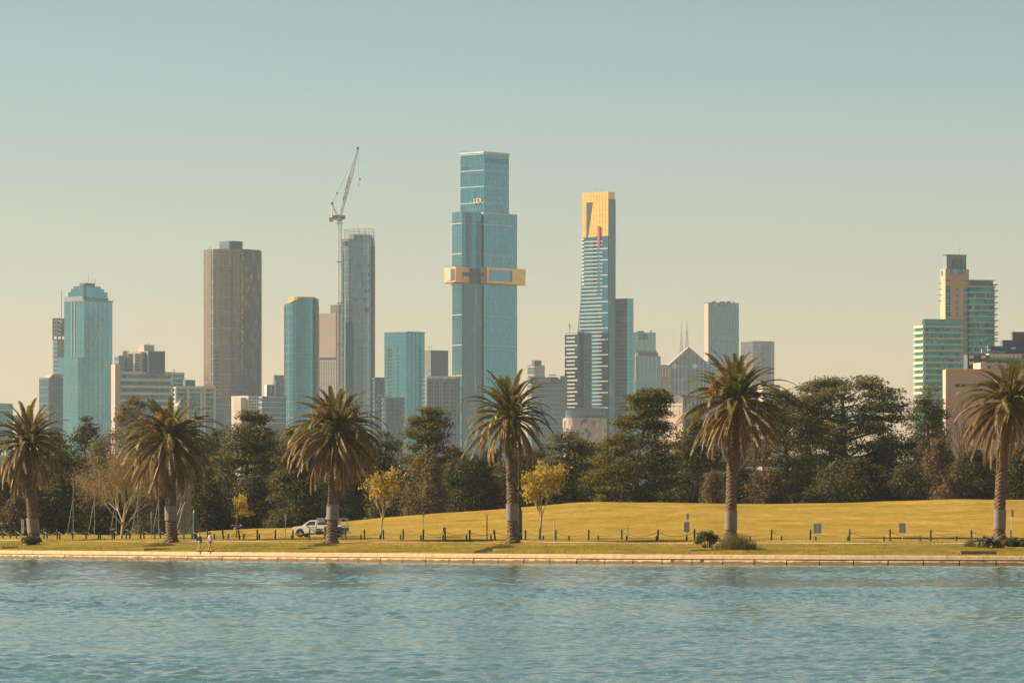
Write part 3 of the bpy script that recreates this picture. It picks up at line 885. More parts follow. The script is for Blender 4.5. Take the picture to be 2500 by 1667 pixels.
b.windows((WX(834, D), D + 5), (WX(846, D), D + 0.5), [0.5], [b.z(594)], 4.0, 3.6, MT['dark_void'], 'opening', 1, 0.6)
b.windows((WX(890, D), D - 0.2), (WX(905, D), D + 1.2), [0.2, 0.45, 0.7], [b.z(756)], 1.0, 4.0, MT['dark_void'])
b.windows((WX(860, D), D - 0.4), (WX(905, D), D - 0.4), list(np.linspace(0.1, 0.9, 6)), zs(b, 650, 730, 5), 1.4, 2.4, [MT['dark_glass'], MT['teal_glass']], skip=0.6)
# --- crane
D = 4238
b = Bld('tower_crane', 'white luffing tower crane with raised lattice jib beside the round tower', 829, D, 'crane')
def lattice(p0, p1, w0, w1, n, r, brace=0.6, up=(0, 1, 0)):
    m = MB(); p0 = Vector(p0); p1 = Vector(p1); d = (p1 - p0).normalized(); s = d.cross(Vector(up)).normalized(); t = d.cross(s)
    prev = None
    for k in range(n + 1):
        f = k / n; c = p0.lerp(p1, f); w_ = (w0 + (w1 - w0) * f) / 2
        cs = [c + s * w_ + t * w_, c + s * w_ - t * w_, c - s * w_ - t * w_, c - s * w_ + t * w_]
        if prev:
            for i in range(4):
                m.beam(prev[i], cs[i], r, r, 4, False)
                a_, c_ = (prev[i], cs[(i + 1) % 4]) if k % 2 else (prev[(i + 1) % 4], cs[i])
                m.beam(a_, c_, r * brace, r * brace, 3, False); m.beam(cs[i], cs[(i + 1) % 4], r * brace, r * brace, 3, False)
        prev = cs
    return m
mx_ = WX(829.5, D)
b.part('mast', lattice((mx_, D, 2), (mx_, D, b.z(540)), 3.0, 3.0, 70, 0.26), MT['crane_white'])
for y in (545, 640, 740, 840):
    b.part('tie_collar', MB().box((mx_, D, b.z(y)), (5.0, 5.0, 0.7)), MT['steel'])
b.part('slewing_ring', MB().lathe([(2.0, 0), (2.6, 1.5), (2.6, 3.5), (2.0, 5)], 12, (mx_, D, b.z(541))), MT['steel'])
b.part('counter_jib', MB().box((WX(817, D), D, b.z(535)), (9.5, 3.6, 1.6)), MT['steel'])
b.part('counterweight', MB().box((WX(808.5, D), D, b.z(536.5)), (3.0, 4.2, 3.6)), MT['tan_stone'])
b.part('winch_house', MB().box((WX(819, D), D, b.z(530)), (6.0, 3.0, 2.6)).box((WX(826, D), D, b.z(530)), (2.4, 3.2, 3.6)), MT['crane_dark'])
b.part('cab', MB().lathe([(0.3, 0), (1.5, .5), (1.7, 1.8), (1.4, 3.2), (0.3, 3.6)], 10, (WX(838.5, D), D - 1.5, b.z(536))), MT['dark_glass'])
jb, jt = Vector((WX(831, D), D, b.z(528))), Vector((WX(873.5, D), D, b.z(362)))
jm = lattice(jb, jb.lerp(jt, 0.62), 1.6, 3.4, 22, 0.24); jib = b.part('jib', jm, MT['crane_white'])
b.part('jib_head', lattice(jb.lerp(jt, 0.62), jt, 3.4, 1.2, 14, 0.22), MT['crane_white'])
b.part('jib_tip', MB().box(jt, (2.0, 2.0, 1.6)), MT['crane_dark'])
af = Vector((WX(811, D), D, b.z(497)))
m = MB()
for s_ in (-1.3, 1.3):
    m.beam((WX(811, D), D + s_, b.z(533)), af + Vector((0, s_ * .4, 0)), 0.42); m.beam((WX(826, D), D + s_, b.z(530)), af + Vector((0, s_ * .4, 0)), 0.3)
    m.beam((WX(823, D), D + s_, b.z(534)), (WX(814, D), D + s_ * .5, b.z(505)), 0.22)
b.part('back_mast', m, MT['crane_white'])
b.part('pulley_block', MB().box(af, (1.9, 1.6, 2.0)), MT['crane_dark'])
st = jb.lerp(jt, 0.77) + Vector((-1.6, 0, 0.5))
m = MB().beam(af + Vector((0, .4, 0)), st, 0.13, 0.13, 3); m.beam(af + Vector((0, -.4, 0)), st, 0.13, 0.13, 3); m.beam(st, jt, 0.1, 0.1, 3)
b.part('stay_rope', m, MT['mullion'])
b.part('rope_joint', MB().box(af.lerp(st, .25), (1.2, 1.2, 1.6)), MT['crane_dark'])
hp = Vector((WX(875.5, D), D, b.z(366)))
b.part('hoist_rope', MB().beam(hp, (hp.x, D, b.z(438)), 0.12, 0.12, 3), MT['mullion'])
hk = b.part('hook_block', MB().box((hp.x + 1.0, D, b.z(438)), (1.8, 1.0, 1.0)), MT['crane_dark'])
b.part('hook', MB().beam((hp.x + .2, D, b.z(447)), (hp.x, D, b.z(457)), 0.35, 0.15, 5).beam((hp.x + .9, D, b.z(439)), (hp.x + .2, D, b.z(447)), 0.1, 0.1, 3), MT['crane_dark'])
tm = text_mesh('MULTIPLEX', 3.0, MT['black'])
dv = (jt - jb).normalized(); cpt = jb.lerp(jt, 0.40) + Vector((-0.3, -2.2, 0.0))
tl = link('lettering', tm, b.root, cpt - Vector(b.o)); tl.rotation_euler = Matrix(((dv.x, -dv.z, 0), (0, 0, -1), (dv.z, dv.x, 0))).to_euler()
# --- small blocks right of it
b = Bld('dark_block', 'narrow dark block between the unfinished tower and the pale hotel', 925, 3900, 'building')
p = rect(911, 915, 939, 3900, 65); b.body(p, 921, MT['dark_glass']); b.bands(p, 923, 1040, 3.6, 0.8, MT['dark_conc'], 0.3)
b.windows(p[0], p[1], [.15, .35, .55, .75, .92], zs(b, 928, 1010, 12), 1.0, 1.4, [MT['grey_conc'], MT['dark_void'], MT['pale_band']], skip=0.35)
b = Bld('round_block', 'low curved grey block at the foot of the pale hotel', 960, 3500, 'building')
p = round_plan(932, 987, 3500, 16, 16, 3.5); b.body(p, 975, MT['grey_glass']); b.bands(p, 973, 1040, 3.3, 0.9, MT['dark_conc'], 0.4)
m = MB()
for k in range(14): m.box((WX(936 + k * 3.6, 3500), 3500 + 6, b.z(972)), (0.5, 0.5, 3.0))
b.part('roof_railing', m, MT['mullion'], kind='stuff')
# --- pale hotel
b = Bld('pale_hotel', 'pale teal hotel tower with two columns of dark slot windows', 993, 4000)
p = rect(938, 993.5, 1035, 4000, 38); w = b.body(p, 809, MT['teal_glass'])
m = MB(); L_, C_ = p[3], p[0]
nx, ny = math.sin(R(38)), math.cos(R(38))
sk = [(C_[0] - nx * .4, C_[1] - ny * .4), (C_[0], C_[1]), (L_[0], L_[1]), (L_[0] - nx * .4, L_[1] - ny * .4)]
b.part('pale_screen', MB().prism(sk, 2, b.z(809.5)), MT['teal_glass_pale'])
pa, pb = (L_[0] - nx * .4, L_[1] - ny * .4), (C_[0] - nx * .4, C_[1] - ny * .4)
b.windows(pa, pb, [0.23], zs(b, 852, 1000, 18), 4.2, 1.7, MT['dark_void'])
b.windows(pa, pb, [0.60], zs(b, 850, 1000, 18), 1.7, 1.7, MT['dark_void'])
b.windows(p[0], p[1], [0.75], zs(b, 850, 1000, 18), 3.6, 1.6, MT['dark_glass'])
b.bands(p, 810, 812, 9, 0.8, MT['grey_conc'], 0.5, 'parapet'); b.mullions(p, 809, 1020, 4.5, 0.2, edges=[0])
b = Bld('brown_box_tower', 'plain dark brown box tower behind the pale hotel', 1065, 4400)
p = rect(1030, 1052, 1094, 4400, 55); b.body(p, 855, MT['brown_clad']); b.bands(p, 857, 925, 9, 0.35, MT['dark_conc'], 0.15)
antenna(b, 1046, 855, 845, .25, 5); antenna(b, 1053, 855, 845, .25, 5)
b.part('antenna_bar', MB().box((WX(1048, 4400), 4405, b.z(846)), (2.4, .3, .3)), MT['mullion'])
b = Bld('balcony_apartments', 'grey apartment slab with rows of balconies left of the tallest tower', 1080, 3700, 'building')
p = rect(1036, 1042, 1121, 3700, 72); b.body(p, 922, MT['grey_glass'])
b.bands(p, 925, 1050, 3.2, 0.55, MT['grey_conc'], 0.6)
for u in (0.0, .2, .38, .46, .68, .92, 1.0):
    x = p[0][0] + (p[1][0] - p[0][0]) * u; y = p[0][1] + (p[1][1] - p[0][1]) * u
    b.part('pier', MB().box((x, y - .5, (b.z(920) + 2) / 2), (0.9, 1.2, b.z(920) - 2), R(18)), MT['grey_conc'])
b.strips(p[0], p[1], 921, 924, 9, 2.0, MT['white_render'], 0, 1, 1.2, 'cornice')
b.windows(p[0], p[1], [.1, .29, .56, .8], zs(b, 935, 1040, 12), 2.8, 1.9, MT['dark_void'], 'balcony', .6, .1)
# --- tallest tower
D = 4300
b = Bld('tallest_tower', 'tallest teal glass tower with a gold box ring at mid height', 1181, D)
up = rect(1124, 1181, 1242, D, 43); b.body(up, 371, MT['teal_glass'])
lo = rect(1124, 1181.3, 1262, D - 1.5, 43); b.body(lo, 520, MT['teal_glass'], name='lower_shaft')
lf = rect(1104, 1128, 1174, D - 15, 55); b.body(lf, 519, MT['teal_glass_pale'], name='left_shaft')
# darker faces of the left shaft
panel(b, lf[0], lf[1], 0.0, 1.0, 520, None, MT['teal_glass_deep'], 0.45)  # shade of this face put in as deeper glass
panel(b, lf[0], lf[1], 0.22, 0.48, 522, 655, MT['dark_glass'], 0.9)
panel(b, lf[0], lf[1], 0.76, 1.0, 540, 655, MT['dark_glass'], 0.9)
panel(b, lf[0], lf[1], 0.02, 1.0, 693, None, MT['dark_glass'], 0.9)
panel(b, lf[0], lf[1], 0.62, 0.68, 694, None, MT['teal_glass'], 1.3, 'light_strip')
b.bands(up, 376, 515, 14.2, 0.55, MT['white_band'], 0.35)
b.bands(lo, 548, 1080, 26.5, 0.55, MT['white_band'], 0.35)
b.bands(lf, 548, 1080, 26.5, 0.55, MT['white_band'], 1.0)
b.bands(up, 371.6, 374, 9, 1.4, MT['pale_band'], 0.5, 'parapet'); b.bands(lo, 520.5, 523, 9, 1.2, MT['pale_band'], .5, 'parapet')
b.mullions(up, 371, 519, 3.0, 0.2); b.mullions(lo, 520, 1090, 3.0, 0.2); b.mullions(lf, 519, 1090, 3.0, 0.2, edges=[3])
b.windows(up[0], up[1], list(np.linspace(.06, .96, 22)), [b.z(391)], 0.5, 4.2, MT['dark_void'], 'louvre')
b.windows(up[3], up[0], list(np.linspace(.06, .36, 8)), [b.z(410)], 0.6, 3.4, MT['dark_void'], 'louvre')
b.windows(lf[3], lf[0], [.5], zs(b, 706, 900, 32), 12.5, 1.2, [MT['teal_glass'], MT['teal_glass_pale']], 'spandrel', .4, .2)
sg = panel(b, up[3], up[0], .63, .90, 481, 499, MT['brown_sign'], 0.6, 'sign_board')
b.text('LEX', up[3], up[0], .765, 490, 4.4, MT['white_paint'], out=0.75)
panel(b, up[3], up[0], .45, .62, 468, 481, MT['teal_glass_pale'], 0.55, 'blind_panel')
def gold_block(b, pts, y0, y1, tap=0.97, name='gold_block'):
    cx = sum(p_[0] for p_ in pts) / len(pts); cyy = sum(p_[1] for p_ in pts) / len(pts)
    bot = [(cx + (p_[0] - cx) * tap, cyy + (p_[1] - cyy) * tap) for p_ in pts]
    return b.part(name, MB().prism(bot, b.z(y1), b.z(y0), poly_top=pts), MT['gold'])
P = lambda px_, dd: (WX(px_, D + dd), D + dd)
g1 = [P(1172, -9), P(1189, -19), P(1255, 6), P(1284, 18), P(1284, 34), P(1172, 20)]
gold_block(b, g1, 655, 693)
g2 = [P(1084, -10), P(1112, -34), P(1146, -16), P(1146, 2), P(1084, 6)]
gold_block(b, g2, 656, 692)
panel(b, g1[1], g1[2], .10, .84, 661, 688, MT['teal_glass'], .35, 'window'); panel(b, g1[1], g1[2], .84, .93, 661, 688, MT['dark_void'], .35, 'recess')
panel(b, g1[0], g1[1], .02, .68, 668, 676, MT['dark_void'], .35, 'recess')
panel(b, g2[0], g2[1], .18, .6, 659, 689, MT['beige'], .35, 'recess'); panel(b, g2[0], g2[1], .6, .92, 660, 688, MT['dark_void'], .4, 'recess')
panel(b, g2[1], g2[2], .52, 1.0, 668, 677, MT['dark_void'], .35, 'recess')
m = MB()
for px0, px1, dd, y in ((1088, 1110, -18, 655), (1200, 1282, 8, 654)):
    for k in range(12): x = px0 + (px1 - px0) * k / 11; m.beam((*P(x, dd), b.z(y + 1)), (*P(x, dd), b.z(y - 3)), .12, .12, 3)
b.part('railing', m, MT['steel'], kind='stuff')
m = MB()
for k in range(16): m.box((*P(1125 + k * 3.4, 4 + k * .9), b.z(369.5)), (.3, .3, 1.6))
b.part('roof_railing', m, MT['steel'], kind='stuff')
# --- small towers between
b = Bld('mauve_stepped_block', 'small mauve block with a dark cap behind the fourth palm', 1310, 4700, 'building')
p = rect(1288, 1304, 1330, 4700, 50); b.body(p, 891, MT['mauve_glass']); q = rect(1298, 1305, 1322, 4704, 50); b.body(q, 879, MT['dark_conc'], 895, 'cap'); b.bands(p, 895, 990, 8, 1.0, MT['pink_render'], .2)
antenna(b, 1299, 890, 880, .3, 2)
b = Bld('sign_office', 'blue grey office block with white rooftop sign right of the fourth palm', 1345, 3800, 'building')
p = rect(1290, 1298, 1381, 3800, 75); b.body(p, 924, MT['grey_glass']); b.bands(p, 926, 1050, 3.6, 1.1, MT['grey_conc'], .25)
q = rect(1290, 1294, 1364, 3795, 75); b.body(q, 921, MT['dark_conc'], 937, 'sign_parapet')
b.text('OPTUS', q[0], q[1], .5, 929, 2.4, MT['white_paint'])
fm = MB(); 
for px_ in (1341, 1346, 1351, 1356): fm.beam((WX(px_, 3800), 3806, b.z(921)), (WX(px_, 3800), 3806, b.z(914)), .3)
fm.beam((WX(1341, 3800), 3806, b.z(914)), (WX(1356, 3800), 3806, b.z(914)), .3); b.part('roof_frame', fm, MT['mullion'])
q = rect(1364, 1368, 1385, 3815, 70); b.body(q, 916, MT['grey_conc'], name='rear_wing'); b.windows(q[0], q[1], [.3, .7], zs(b, 930, 960, 3), 1.6, 2.2, MT['pink_render'])
# --- gold topped tower
D = 4450
b = Bld('gold_topped_tower', 'banded blue tower with a gold crown and a red bar', 1470, D)
A0 = 40
def mplan(xl):
    return rect(xl, 1485, 1501, D, A0)
ys_ = [(1010, 1414), (810, 1415), (770, 1416.5), (720, 1418.5), (650, 1421), (600, 1422), (578, 1422), (468, 1422)]
for (y0, x0), (y1, x1) in zip(ys_[:-1], ys_[1:]):
    pa, pb = mplan(x0), mplan(x1)
    m = MB().prism(pa, 2 if y0 == 1010 else b.z(y0), b.z(y1), poly_top=pb)
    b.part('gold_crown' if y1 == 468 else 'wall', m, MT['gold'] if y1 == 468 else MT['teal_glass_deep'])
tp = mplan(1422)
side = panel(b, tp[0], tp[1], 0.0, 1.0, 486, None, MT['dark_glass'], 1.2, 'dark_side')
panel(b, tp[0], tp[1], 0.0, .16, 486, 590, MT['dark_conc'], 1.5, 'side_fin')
# tapering slot in the crown
dx, dy = tp[0][0] - tp[3][0], tp[0][1] - tp[3][1]; L = math.hypot(dx, dy); nx, ny = dy / L, -dx / L
def FP(u, y, out=.3): return (tp[3][0] + dx * u + nx * out, tp[3][1] + dy * u + ny * out, b.z(y))
def slab_poly(pts, mat, name, t=.5):
    m = MB(); f = [Vector(q_) for q_ in pts]; bk = [q_ - Vector((nx * t, ny * t, 0)) for q_ in f]
    m.face(f); m.face(list(reversed(bk)))
    for i in range(len(f)): j = (i + 1) % len(f); m.face([f[i], bk[i], bk[j], f[j]])
    return b.part(name, m, mat)
slab_poly([FP(.17, 612), FP(.18, 612), FP(.22, 575), FP(.40, 492), FP(.17, 492)], MT['dark_void'], 'slot')
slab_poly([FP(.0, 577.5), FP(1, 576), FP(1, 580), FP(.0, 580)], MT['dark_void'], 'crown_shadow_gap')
slab_poly([FP(.62, 602, 1.2), FP(.70, 602, 1.2), FP(.70, 552, 1.2), FP(.62, 552, 1.2)], MT['red'], 'red_bar', .8)
# joints of the gold panels
m = MB()
for k in range(1, 12):
    y = 468 + k * 9.2; a_, c_ = Vector(FP(0, y, .06)), Vector(FP(1, y, .06)); m.beam(a_, c_, .1, .1, 4, False)
for k in range(1, 9): m.beam(Vector(FP(k / 9, 468, .06)), Vector(FP(k / 9, 577, .06)), .1, .1, 4, False)
b.part('panel_joints', m, MT['gold_mat'], kind='stuff')
k = 0; y = 588
cache = {}
while y < 1000:
    full = k % 7 == 2 or k % 7 == 5
    xl_ = np.interp(y, [467, 600, 650, 720, 770, 810, 1010], [1422, 1422, 1421, 1418.5, 1416.5, 1415, 1414])
    pl_ = mplan(xl_)
    u0, u1 = (.10 if y < 640 else .03), (1.0 if full else .80)
    d2 = (pl_[0][0] - pl_[3][0], pl_[0][1] - pl_[3][1]); L2 = math.hypot(*d2)
    if y > 812: u0 = .46
    mid = (u0 + u1) / 2
    me = MB().box((0, 0, 0), (L2 * (u1 - u0), .9, .8)).mesh('floor_band', MT['white_band'])
    link('floor_band', me, b.root, (pl_[3][0] + d2[0] * mid + nx * .25 - b.o[0], pl_[3][1] + d2[1] * mid + ny * .25 - b.o[1], b.z(y) - b.o[2]), (0, 0, math.atan2(d2[1], d2[0])))
    y += 9.25; k += 1
b.strips((WX(1422, D), D + 9), (WX(1427, D), D + 7), 583, 700, 3.4, 1.6, MT['white_band'], -.1, .9, 1.0, 'balcony_edge')
# wings
rw = rect(1498, 1530, 1546, D + 8, 35); b.body(rw, 728, MT['grey_glass'], name='right_wing')
panel(b, rw[0], rw[1], 0, 1, 727, None, MT['teal_glass'], .5, 'corner_glass')
b.strips(rw[3], rw[0], 736, 1000, 3.45, 1.0, MT['grey_conc'], .1, .98, 1.6, 'balcony_edge')
b.windows(rw[3], rw[0], [.45, .8], zs(b, 741, 1000, 29), 2.6, 1.5, MT['dark_void'], 'balcony_opening')
b.bands(rw, 728, 1000, 18.0, .4, MT['pale_band'], .9)
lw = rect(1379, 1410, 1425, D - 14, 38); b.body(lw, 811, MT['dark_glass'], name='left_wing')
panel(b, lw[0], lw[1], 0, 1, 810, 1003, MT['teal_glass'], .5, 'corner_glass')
b.strips(lw[3], lw[0], 816, 1000, 3.5, 1.25, MT['white_band'], .05, .98, 1.2, vary=lambda k: (.0, 1.0) if k % 3 == 0 else (.16, .82))
b.bands(lw, 811.5, 815, 9, 1.0, MT['pale_band'], .6, 'parapet')
rc = flat(1425, 1444, D - 12, 10); b.body(rc, 813, MT['dark_glass'], name='recess')
b.strips(rc[0], rc[1], 818, 1000, 3.45, .9, MT['dark_conc'], .15, .95, 1.0, 'balcony_edge')
b.strips((WX(1380, D - 17), D - 17), (WX(1478, D - 17), D - 17), 1001, 1004, 12, 3.4, MT['dark_conc'], 0, 1, 3.0, 'podium_edge')
# rope like stays on the left flank
m = MB()
for k in range(9):
    t = k / 8; m.beam((WX(1410 + 2 * t, D), D + 4, b.z(810)), (WX(1414 + 4 * t, D), D + 6, b.z(735 + 40 * (1 - t))), .15, .15, 3)
b.part('stay_wires', m, MT['steel'])
m = lattice((WX(1391, D), D, b.z(811)), (WX(1389, D), D, b.z(789)), .8, .5, 6, .16); b.part('roof_crane', m, MT['steel'])
b.part('roof_crane_arm', MB().beam((WX(1389, D), D, b.z(790)), (WX(1402, D), D, b.z(808)), .2, .15, 4), MT['steel'])
antenna(b, 1454, 468, 458, .15, 10); antenna(b, 1470, 466, 450, .15, 12); antenna(b, 1424, 468, 463, .2, 9); antenna(b, 1500, 470, 464, .2, 9)
# --- patterned podium hotel
b = Bld('patterned_hotel', 'rounded beige block with a staggered panel facade below the gold topped tower', 1430, 3600, 'building')
p = round_plan(1375, 1482, 3600, 28, 26, 3.0); b.body(p, 1020, MT['tan_stone'])
b.body(round_plan(1380, 1478, 3604, 22, 20, 3.0), 1001, MT['dark_conc'], 1022, 'plant_screen')
n = len(p)
pan = {}
random.seed(11)
zt = b.z(1021); rowh = 3.4
for i in range(n):
    a_, c_ = p[i], p[(i + 1) % n]
    dx_, dy_ = c_[0] - a_[0], c_[1] - a_[1]; L_ = math.hypot(dx_, dy_)
    if dy_ / L_ * 0 + (-dx_ / L_) > -0.1: continue
    kk = max(1, int(L_ / 1.5))
    for j in range(kk):
        for r_ in range(7):
            if random.random() < .38: continue
            mt_ = random.choice(['beige', 'white_render', 'cream', 'cream', 'dark_void', 'teal_pane'])
            key = (mt_, i % 1)
            if key not in pan: pan[key] = MB().box((0, 0, 0), (1.25, .5, 3.1)).mesh('facade_panel', MT[mt_])
            t = (j + .5) / kk
            link('facade_panel', pan[key], b.root, (a_[0] + dx_ * t - b.o[0], a_[1] + dy_ * t - .1 - b.o[1], zt - 1.7 - r_ * rowh - (1.6 if (i + j) % 2 else 0) - b.o[2]), (0, 0, math.atan2(dy_, dx_)))
m = MB()
for k in range(22): m.box((WX(1381 + k * 4.5, 3600), 3601.5, b.z(1008)), (.6, .4, random.uniform(2.0, 4.0)))
b.part('roof_fins', m, MT['grey_conc'], kind='stuff')
# --- right of it
b = Bld('green_grey_tower', 'green grey glass tower behind the balcony wing of the gold topped tower', 1575, 5000)
p = rect(1538, 1546, 1601, 5000, 68); b.body(p, 811, MT['green_glass']); b.mullions(p, 811, 900, 5, .3)
q = rect(1553, 1556, 1572, 5010, 70); b.body(q, 807, MT['grey_conc'], 815, 'plant_room'); b.windows(p[0], p[1], [.45], [b.z(826), b.z(818)], 11, 2.4, MT['dark_glass'], 'louvre')
m = MB().beam((WX(1589, 5000), 5010, b.z(811)), (WX(1589, 5000), 5010, b.z(806)), .8); m.beam((WX(1589, 5000), 5010, b.z(808)), (WX(1595, 5000), 5010, b.z(806)), .35); b.part('roof_davit', m, MT['mullion'])
b = Bld('ribbed_tower', 'pale blue ribbed block in front of the green grey tower', 1580, 4800, 'building')
p = rect(1540, 1552, 1613, 4800, 60); b.body(p, 868, MT['blue_glass']); q = rect(1550, 1558, 1608, 4806, 60); b.body(q, 859, MT['dark_conc'], 870, 'roof_plant'); b.mullions(p, 868, 930, 4.2, .9, MT['pale_band'])
m = MB()
for k in range(12): m.box((WX(1556 + k * 4.2, 4800), 4805, b.z(857.5)), (1.0, 1, random.uniform(1, 3.2)))
b.part('roof_units', m, MT['dark_conc'], kind='stuff')
b = Bld('finned_block', 'white vertical finned block behind the lettered office', 1600, 5000, 'building')
p = rect(1566, 1574, 1632, 5000, 68); b.body(p, 890, MT['dark_glass'])
for u in np.linspace(0, 1, 9):
    x = p[0][0] + (p[1][0] - p[0][0]) * u; y = p[0][1] + (p[1][1] - p[0][1]) * u
    b.part('fin', MB().box((x, y - .8, (b.z(893) + 2) / 2), (1.5, 2.0, b.z(893) - 2), R(22)), MT['white_render'])
b.part('fin', MB().box((p[3][0], p[3][1], (b.z(894) + 2) / 2), (2.2, 2.2, b.z(894) - 2)), MT['cream'])
b = Bld('lettered_office', 'beige office with large blue rooftop lettering near the triangular building', 1595, 4850, 'building')
p = rect(1547, 1577, 1640, 4850, 58); b.body(p, 912.5, MT['beige'])
b.windows(p[3], p[0], list(np.linspace(.14, .9, 7)), [b.z(938), b.z(946), b.z(954)], 1.9, 1.8, [MT['teal_pane'], MT['teal_glass_pale']])
b.windows(p[0], p[1], list(np.linspace(.14, .93, 12)), [b.z(938), b.z(946), b.z(954)], 1.4, 1.8, [MT['teal_pane'], MT['teal_glass']])
b.strips(p[3], p[0], 930, 932, 9, .5, MT['brown_clad'], .1, .95, .4, 'rule'); b.strips(p[0], p[1], 931, 933, 9, .5, MT['brown_clad'], .15, .95, .4, 'rule')
b.part('corner_trim', MB().box((p[0][0], p[0][1] - .1, (b.z(912) + 2) / 2), (.8, .8, b.z(912) - 2)), MT['white_render'])
b.text('UniSuper', p[0], p[1], .54, 921.5, 3.9, MT['blue_sign'])
sx_, sy_ = p[0][0] + (p[1][0] - p[0][0]) * .22, p[0][1] + (p[1][1] - p[0][1]) * .22
lg = MB(); lg.lathe([(1.9, -.15), (1.9, .15)], 16); o = lg.build('logo_disc', MT['teal_glass_deep'], b.root, (sx_ + .3 - b.o[0], sy_ - .4 - b.o[1], b.z(920) - b.o[2])); o.rotation_euler = (R(90), 0, R(32))
# --- triangular roof building
D = 5200
b = Bld('triangular_building', 'dark glass building with a pointed triangular front and twin lattice masts', 1680, D, 'building')
pts = [(1616, 1010), (1745, 1010), (1745, 905), (1680, 849), (1616, 905)]
f_ = [(WX(x, D), D, b.z(y)) for x, y in pts]; k_ = [(x, y + 40, z) for x, y, z in f_]
m = MB(); m.face(f_, uv=[(p_[0], p_[2]) for p_ in f_]); m.face(list(reversed(k_)))
for i in range(5): j = (i + 1) % 5; m.face([f_[i], k_[i], k_[j], f_[j]], uv=[(0, f_[i][2]), (40, f_[i][2]), (40, f_[j][2]), (0, f_[j][2])])
b.part('wall', m, MT['grey_glass'])
def bar(b, x0, y0, x1, y1, r, mat, name='frame_bar', dd=-.5):
    return b.part(name, MB().beam((WX(x0, D), D + dd, b.z(y0)), (WX(x1, D), D + dd, b.z(y1)), r, r, 4), mat)
bar(b, 1614.5, 906, 1680, 848, 1.1, MT['white_render'], 'roof_edge', 0); bar(b, 1680, 848, 1746, 906, 1.1, MT['grey_conc'], 'roof_edge', 0); bar(b, 1616, 905, 1616, 912, 1.0, MT['white_render'], 'roof_edge', 0)  # light on the left slope put into its paler edge colour
for x in (1627, 1637, 1647, 1657, 1667, 1677, 1687, 1697, 1707, 1717, 1727, 1737):
    yt = 905 - (905 - 849) * (1 - abs(x - 1680) / 65.0)
    bar(b, x, 990, x, yt + 1, .34, MT['pale_band'], 'fin')
for y in (925, 928.5, 957, 961): bar(b, 1647, y, 1677, y, .34, MT['pale_band'])
for k in range(16):
    y = 892 + k * 4.2
    if y < 926: bar(b, 1667, y, 1677, y, .3, MT['pale_band'], 'rung')
    else: bar(b, 1657, y, 1667, y, .3, MT['pale_band'], 'rung'); bar(b, 1687, y, 1697, y, .3, MT['pale_band'], 'rung')
for cx_ in (1646.7, 1695.6):
    o = MB().lathe([(2.5, -.2), (2.5, .2)], 18).build('logo_disc', MT['white_paint'], b.root, (WX(cx_, D) - b.o[0], D - 1.2 - b.o[1], b.z(893.5) - b.o[2])); o.rotation_euler = (R(90), 0, 0)
    q_ = MB().box((0, 0, .3), (1.8, .35, .2)).box((0, -.7, .3), (.9, .3, .2)).box((0, .6, .3), (1.6, .3, .2)); q_.build('emblem', MT['sign_grey'], o)
    b.text('Bank', (WX(cx_ + 7, D), D), (WX(cx_ + 21, D), D), .45, 893.5, 2.3, MT['white_paint'], out=1.0)
for px_, y0, y1 in ((1664, 858, 783), (1678, 852, 777)):
    yl = y0 - (y0 - y1) * .62
    b.part('mast', lattice((WX(px_, D), D + 12, b.z(y0 + 6)), (WX(px_, D), D + 12, b.z(yl)), 4.0, 1.4, 14, .2), MT['steel'])
    b.part('mast_tip', MB().beam((WX(px_, D), D + 12, b.z(yl)), (WX(px_, D), D + 12, b.z(y1)), .4, .12, 5), MT['steel'])
# --- blue slab tower
b = Bld('blue_tower', 'plain blue grey glass tower behind the fifth palm', 1763, 5300)
p = rect(1721, 1730, 1805, 5300, 65); b.body(p, 738, MT['blue_glass']); b.mullions(p, 738, 960, 3.6, .3); panel(b, p[3], p[0], 0, 1, 740, 960, MT['tan_stone'], .4, 'pale_side')
b.windows(p[0], p[1], [.33, .40, .52, .59], [b.z(744)], 2.2, 2.6, MT['dark_glass'], 'louvre'); b.bands(p, 750, 950, 12.0, .35, MT['mullion'], .15)
for a_, c_, t_ in ((1738, 1748, 734), (1756, 1770, 735), (1772, 1784, 734.5)):
    q = rect(a_, a_ + 2, c_, 5310, 70); b.body(q, t_, MT['dark_conc'], 740, 'roof_unit')
b.part('roof_davit', MB().beam((WX(1787, 5300), 5310, b.z(734)), (WX(1795, 5300), 5310, b.z(738)), .3, .3, 4), MT['tan_stone'])
b = Bld('mauve_tower', 'mauve tower with a darker recessed bay right of the fifth palm', 1855, 5400)
p = rect(1811, 1838, 1892, 5400, 55); b.body(p, 832, MT['mauve_glass']); panel(b, p[0], p[1], .46, .79, 840, None, MT['grey_glass'], .4, 'recess_bay'); b.bands(p, 833, 836, 9, .8, MT['grey_conc'], .3, 'parapet'); b.mullions(p, 832, 960, 5.0, .3)
antenna(b, 1854, 832, 826, .15, 20)
b = Bld('low_office', 'low stepped office roof peeking over the trees right of the fifth palm', 1890, 3800, 'building')
p = rect(1850, 1862, 1905, 3800, 60); b.body(p, 940, MT['pink_render']); q = rect(1895, 1902, 1926, 3805, 65); b.body(q, 951, MT['grey_conc'], name='side_wing')
b.windows(p[0], p[1], [.15, .4, .65, .9], [b.z(950), b.z(960)], 2.4, 1.4, MT['dark_void']); b.strips(p[0], p[1], 940, 942, 9, .8, MT['cream'], 0, 1, .6, 'parapet')
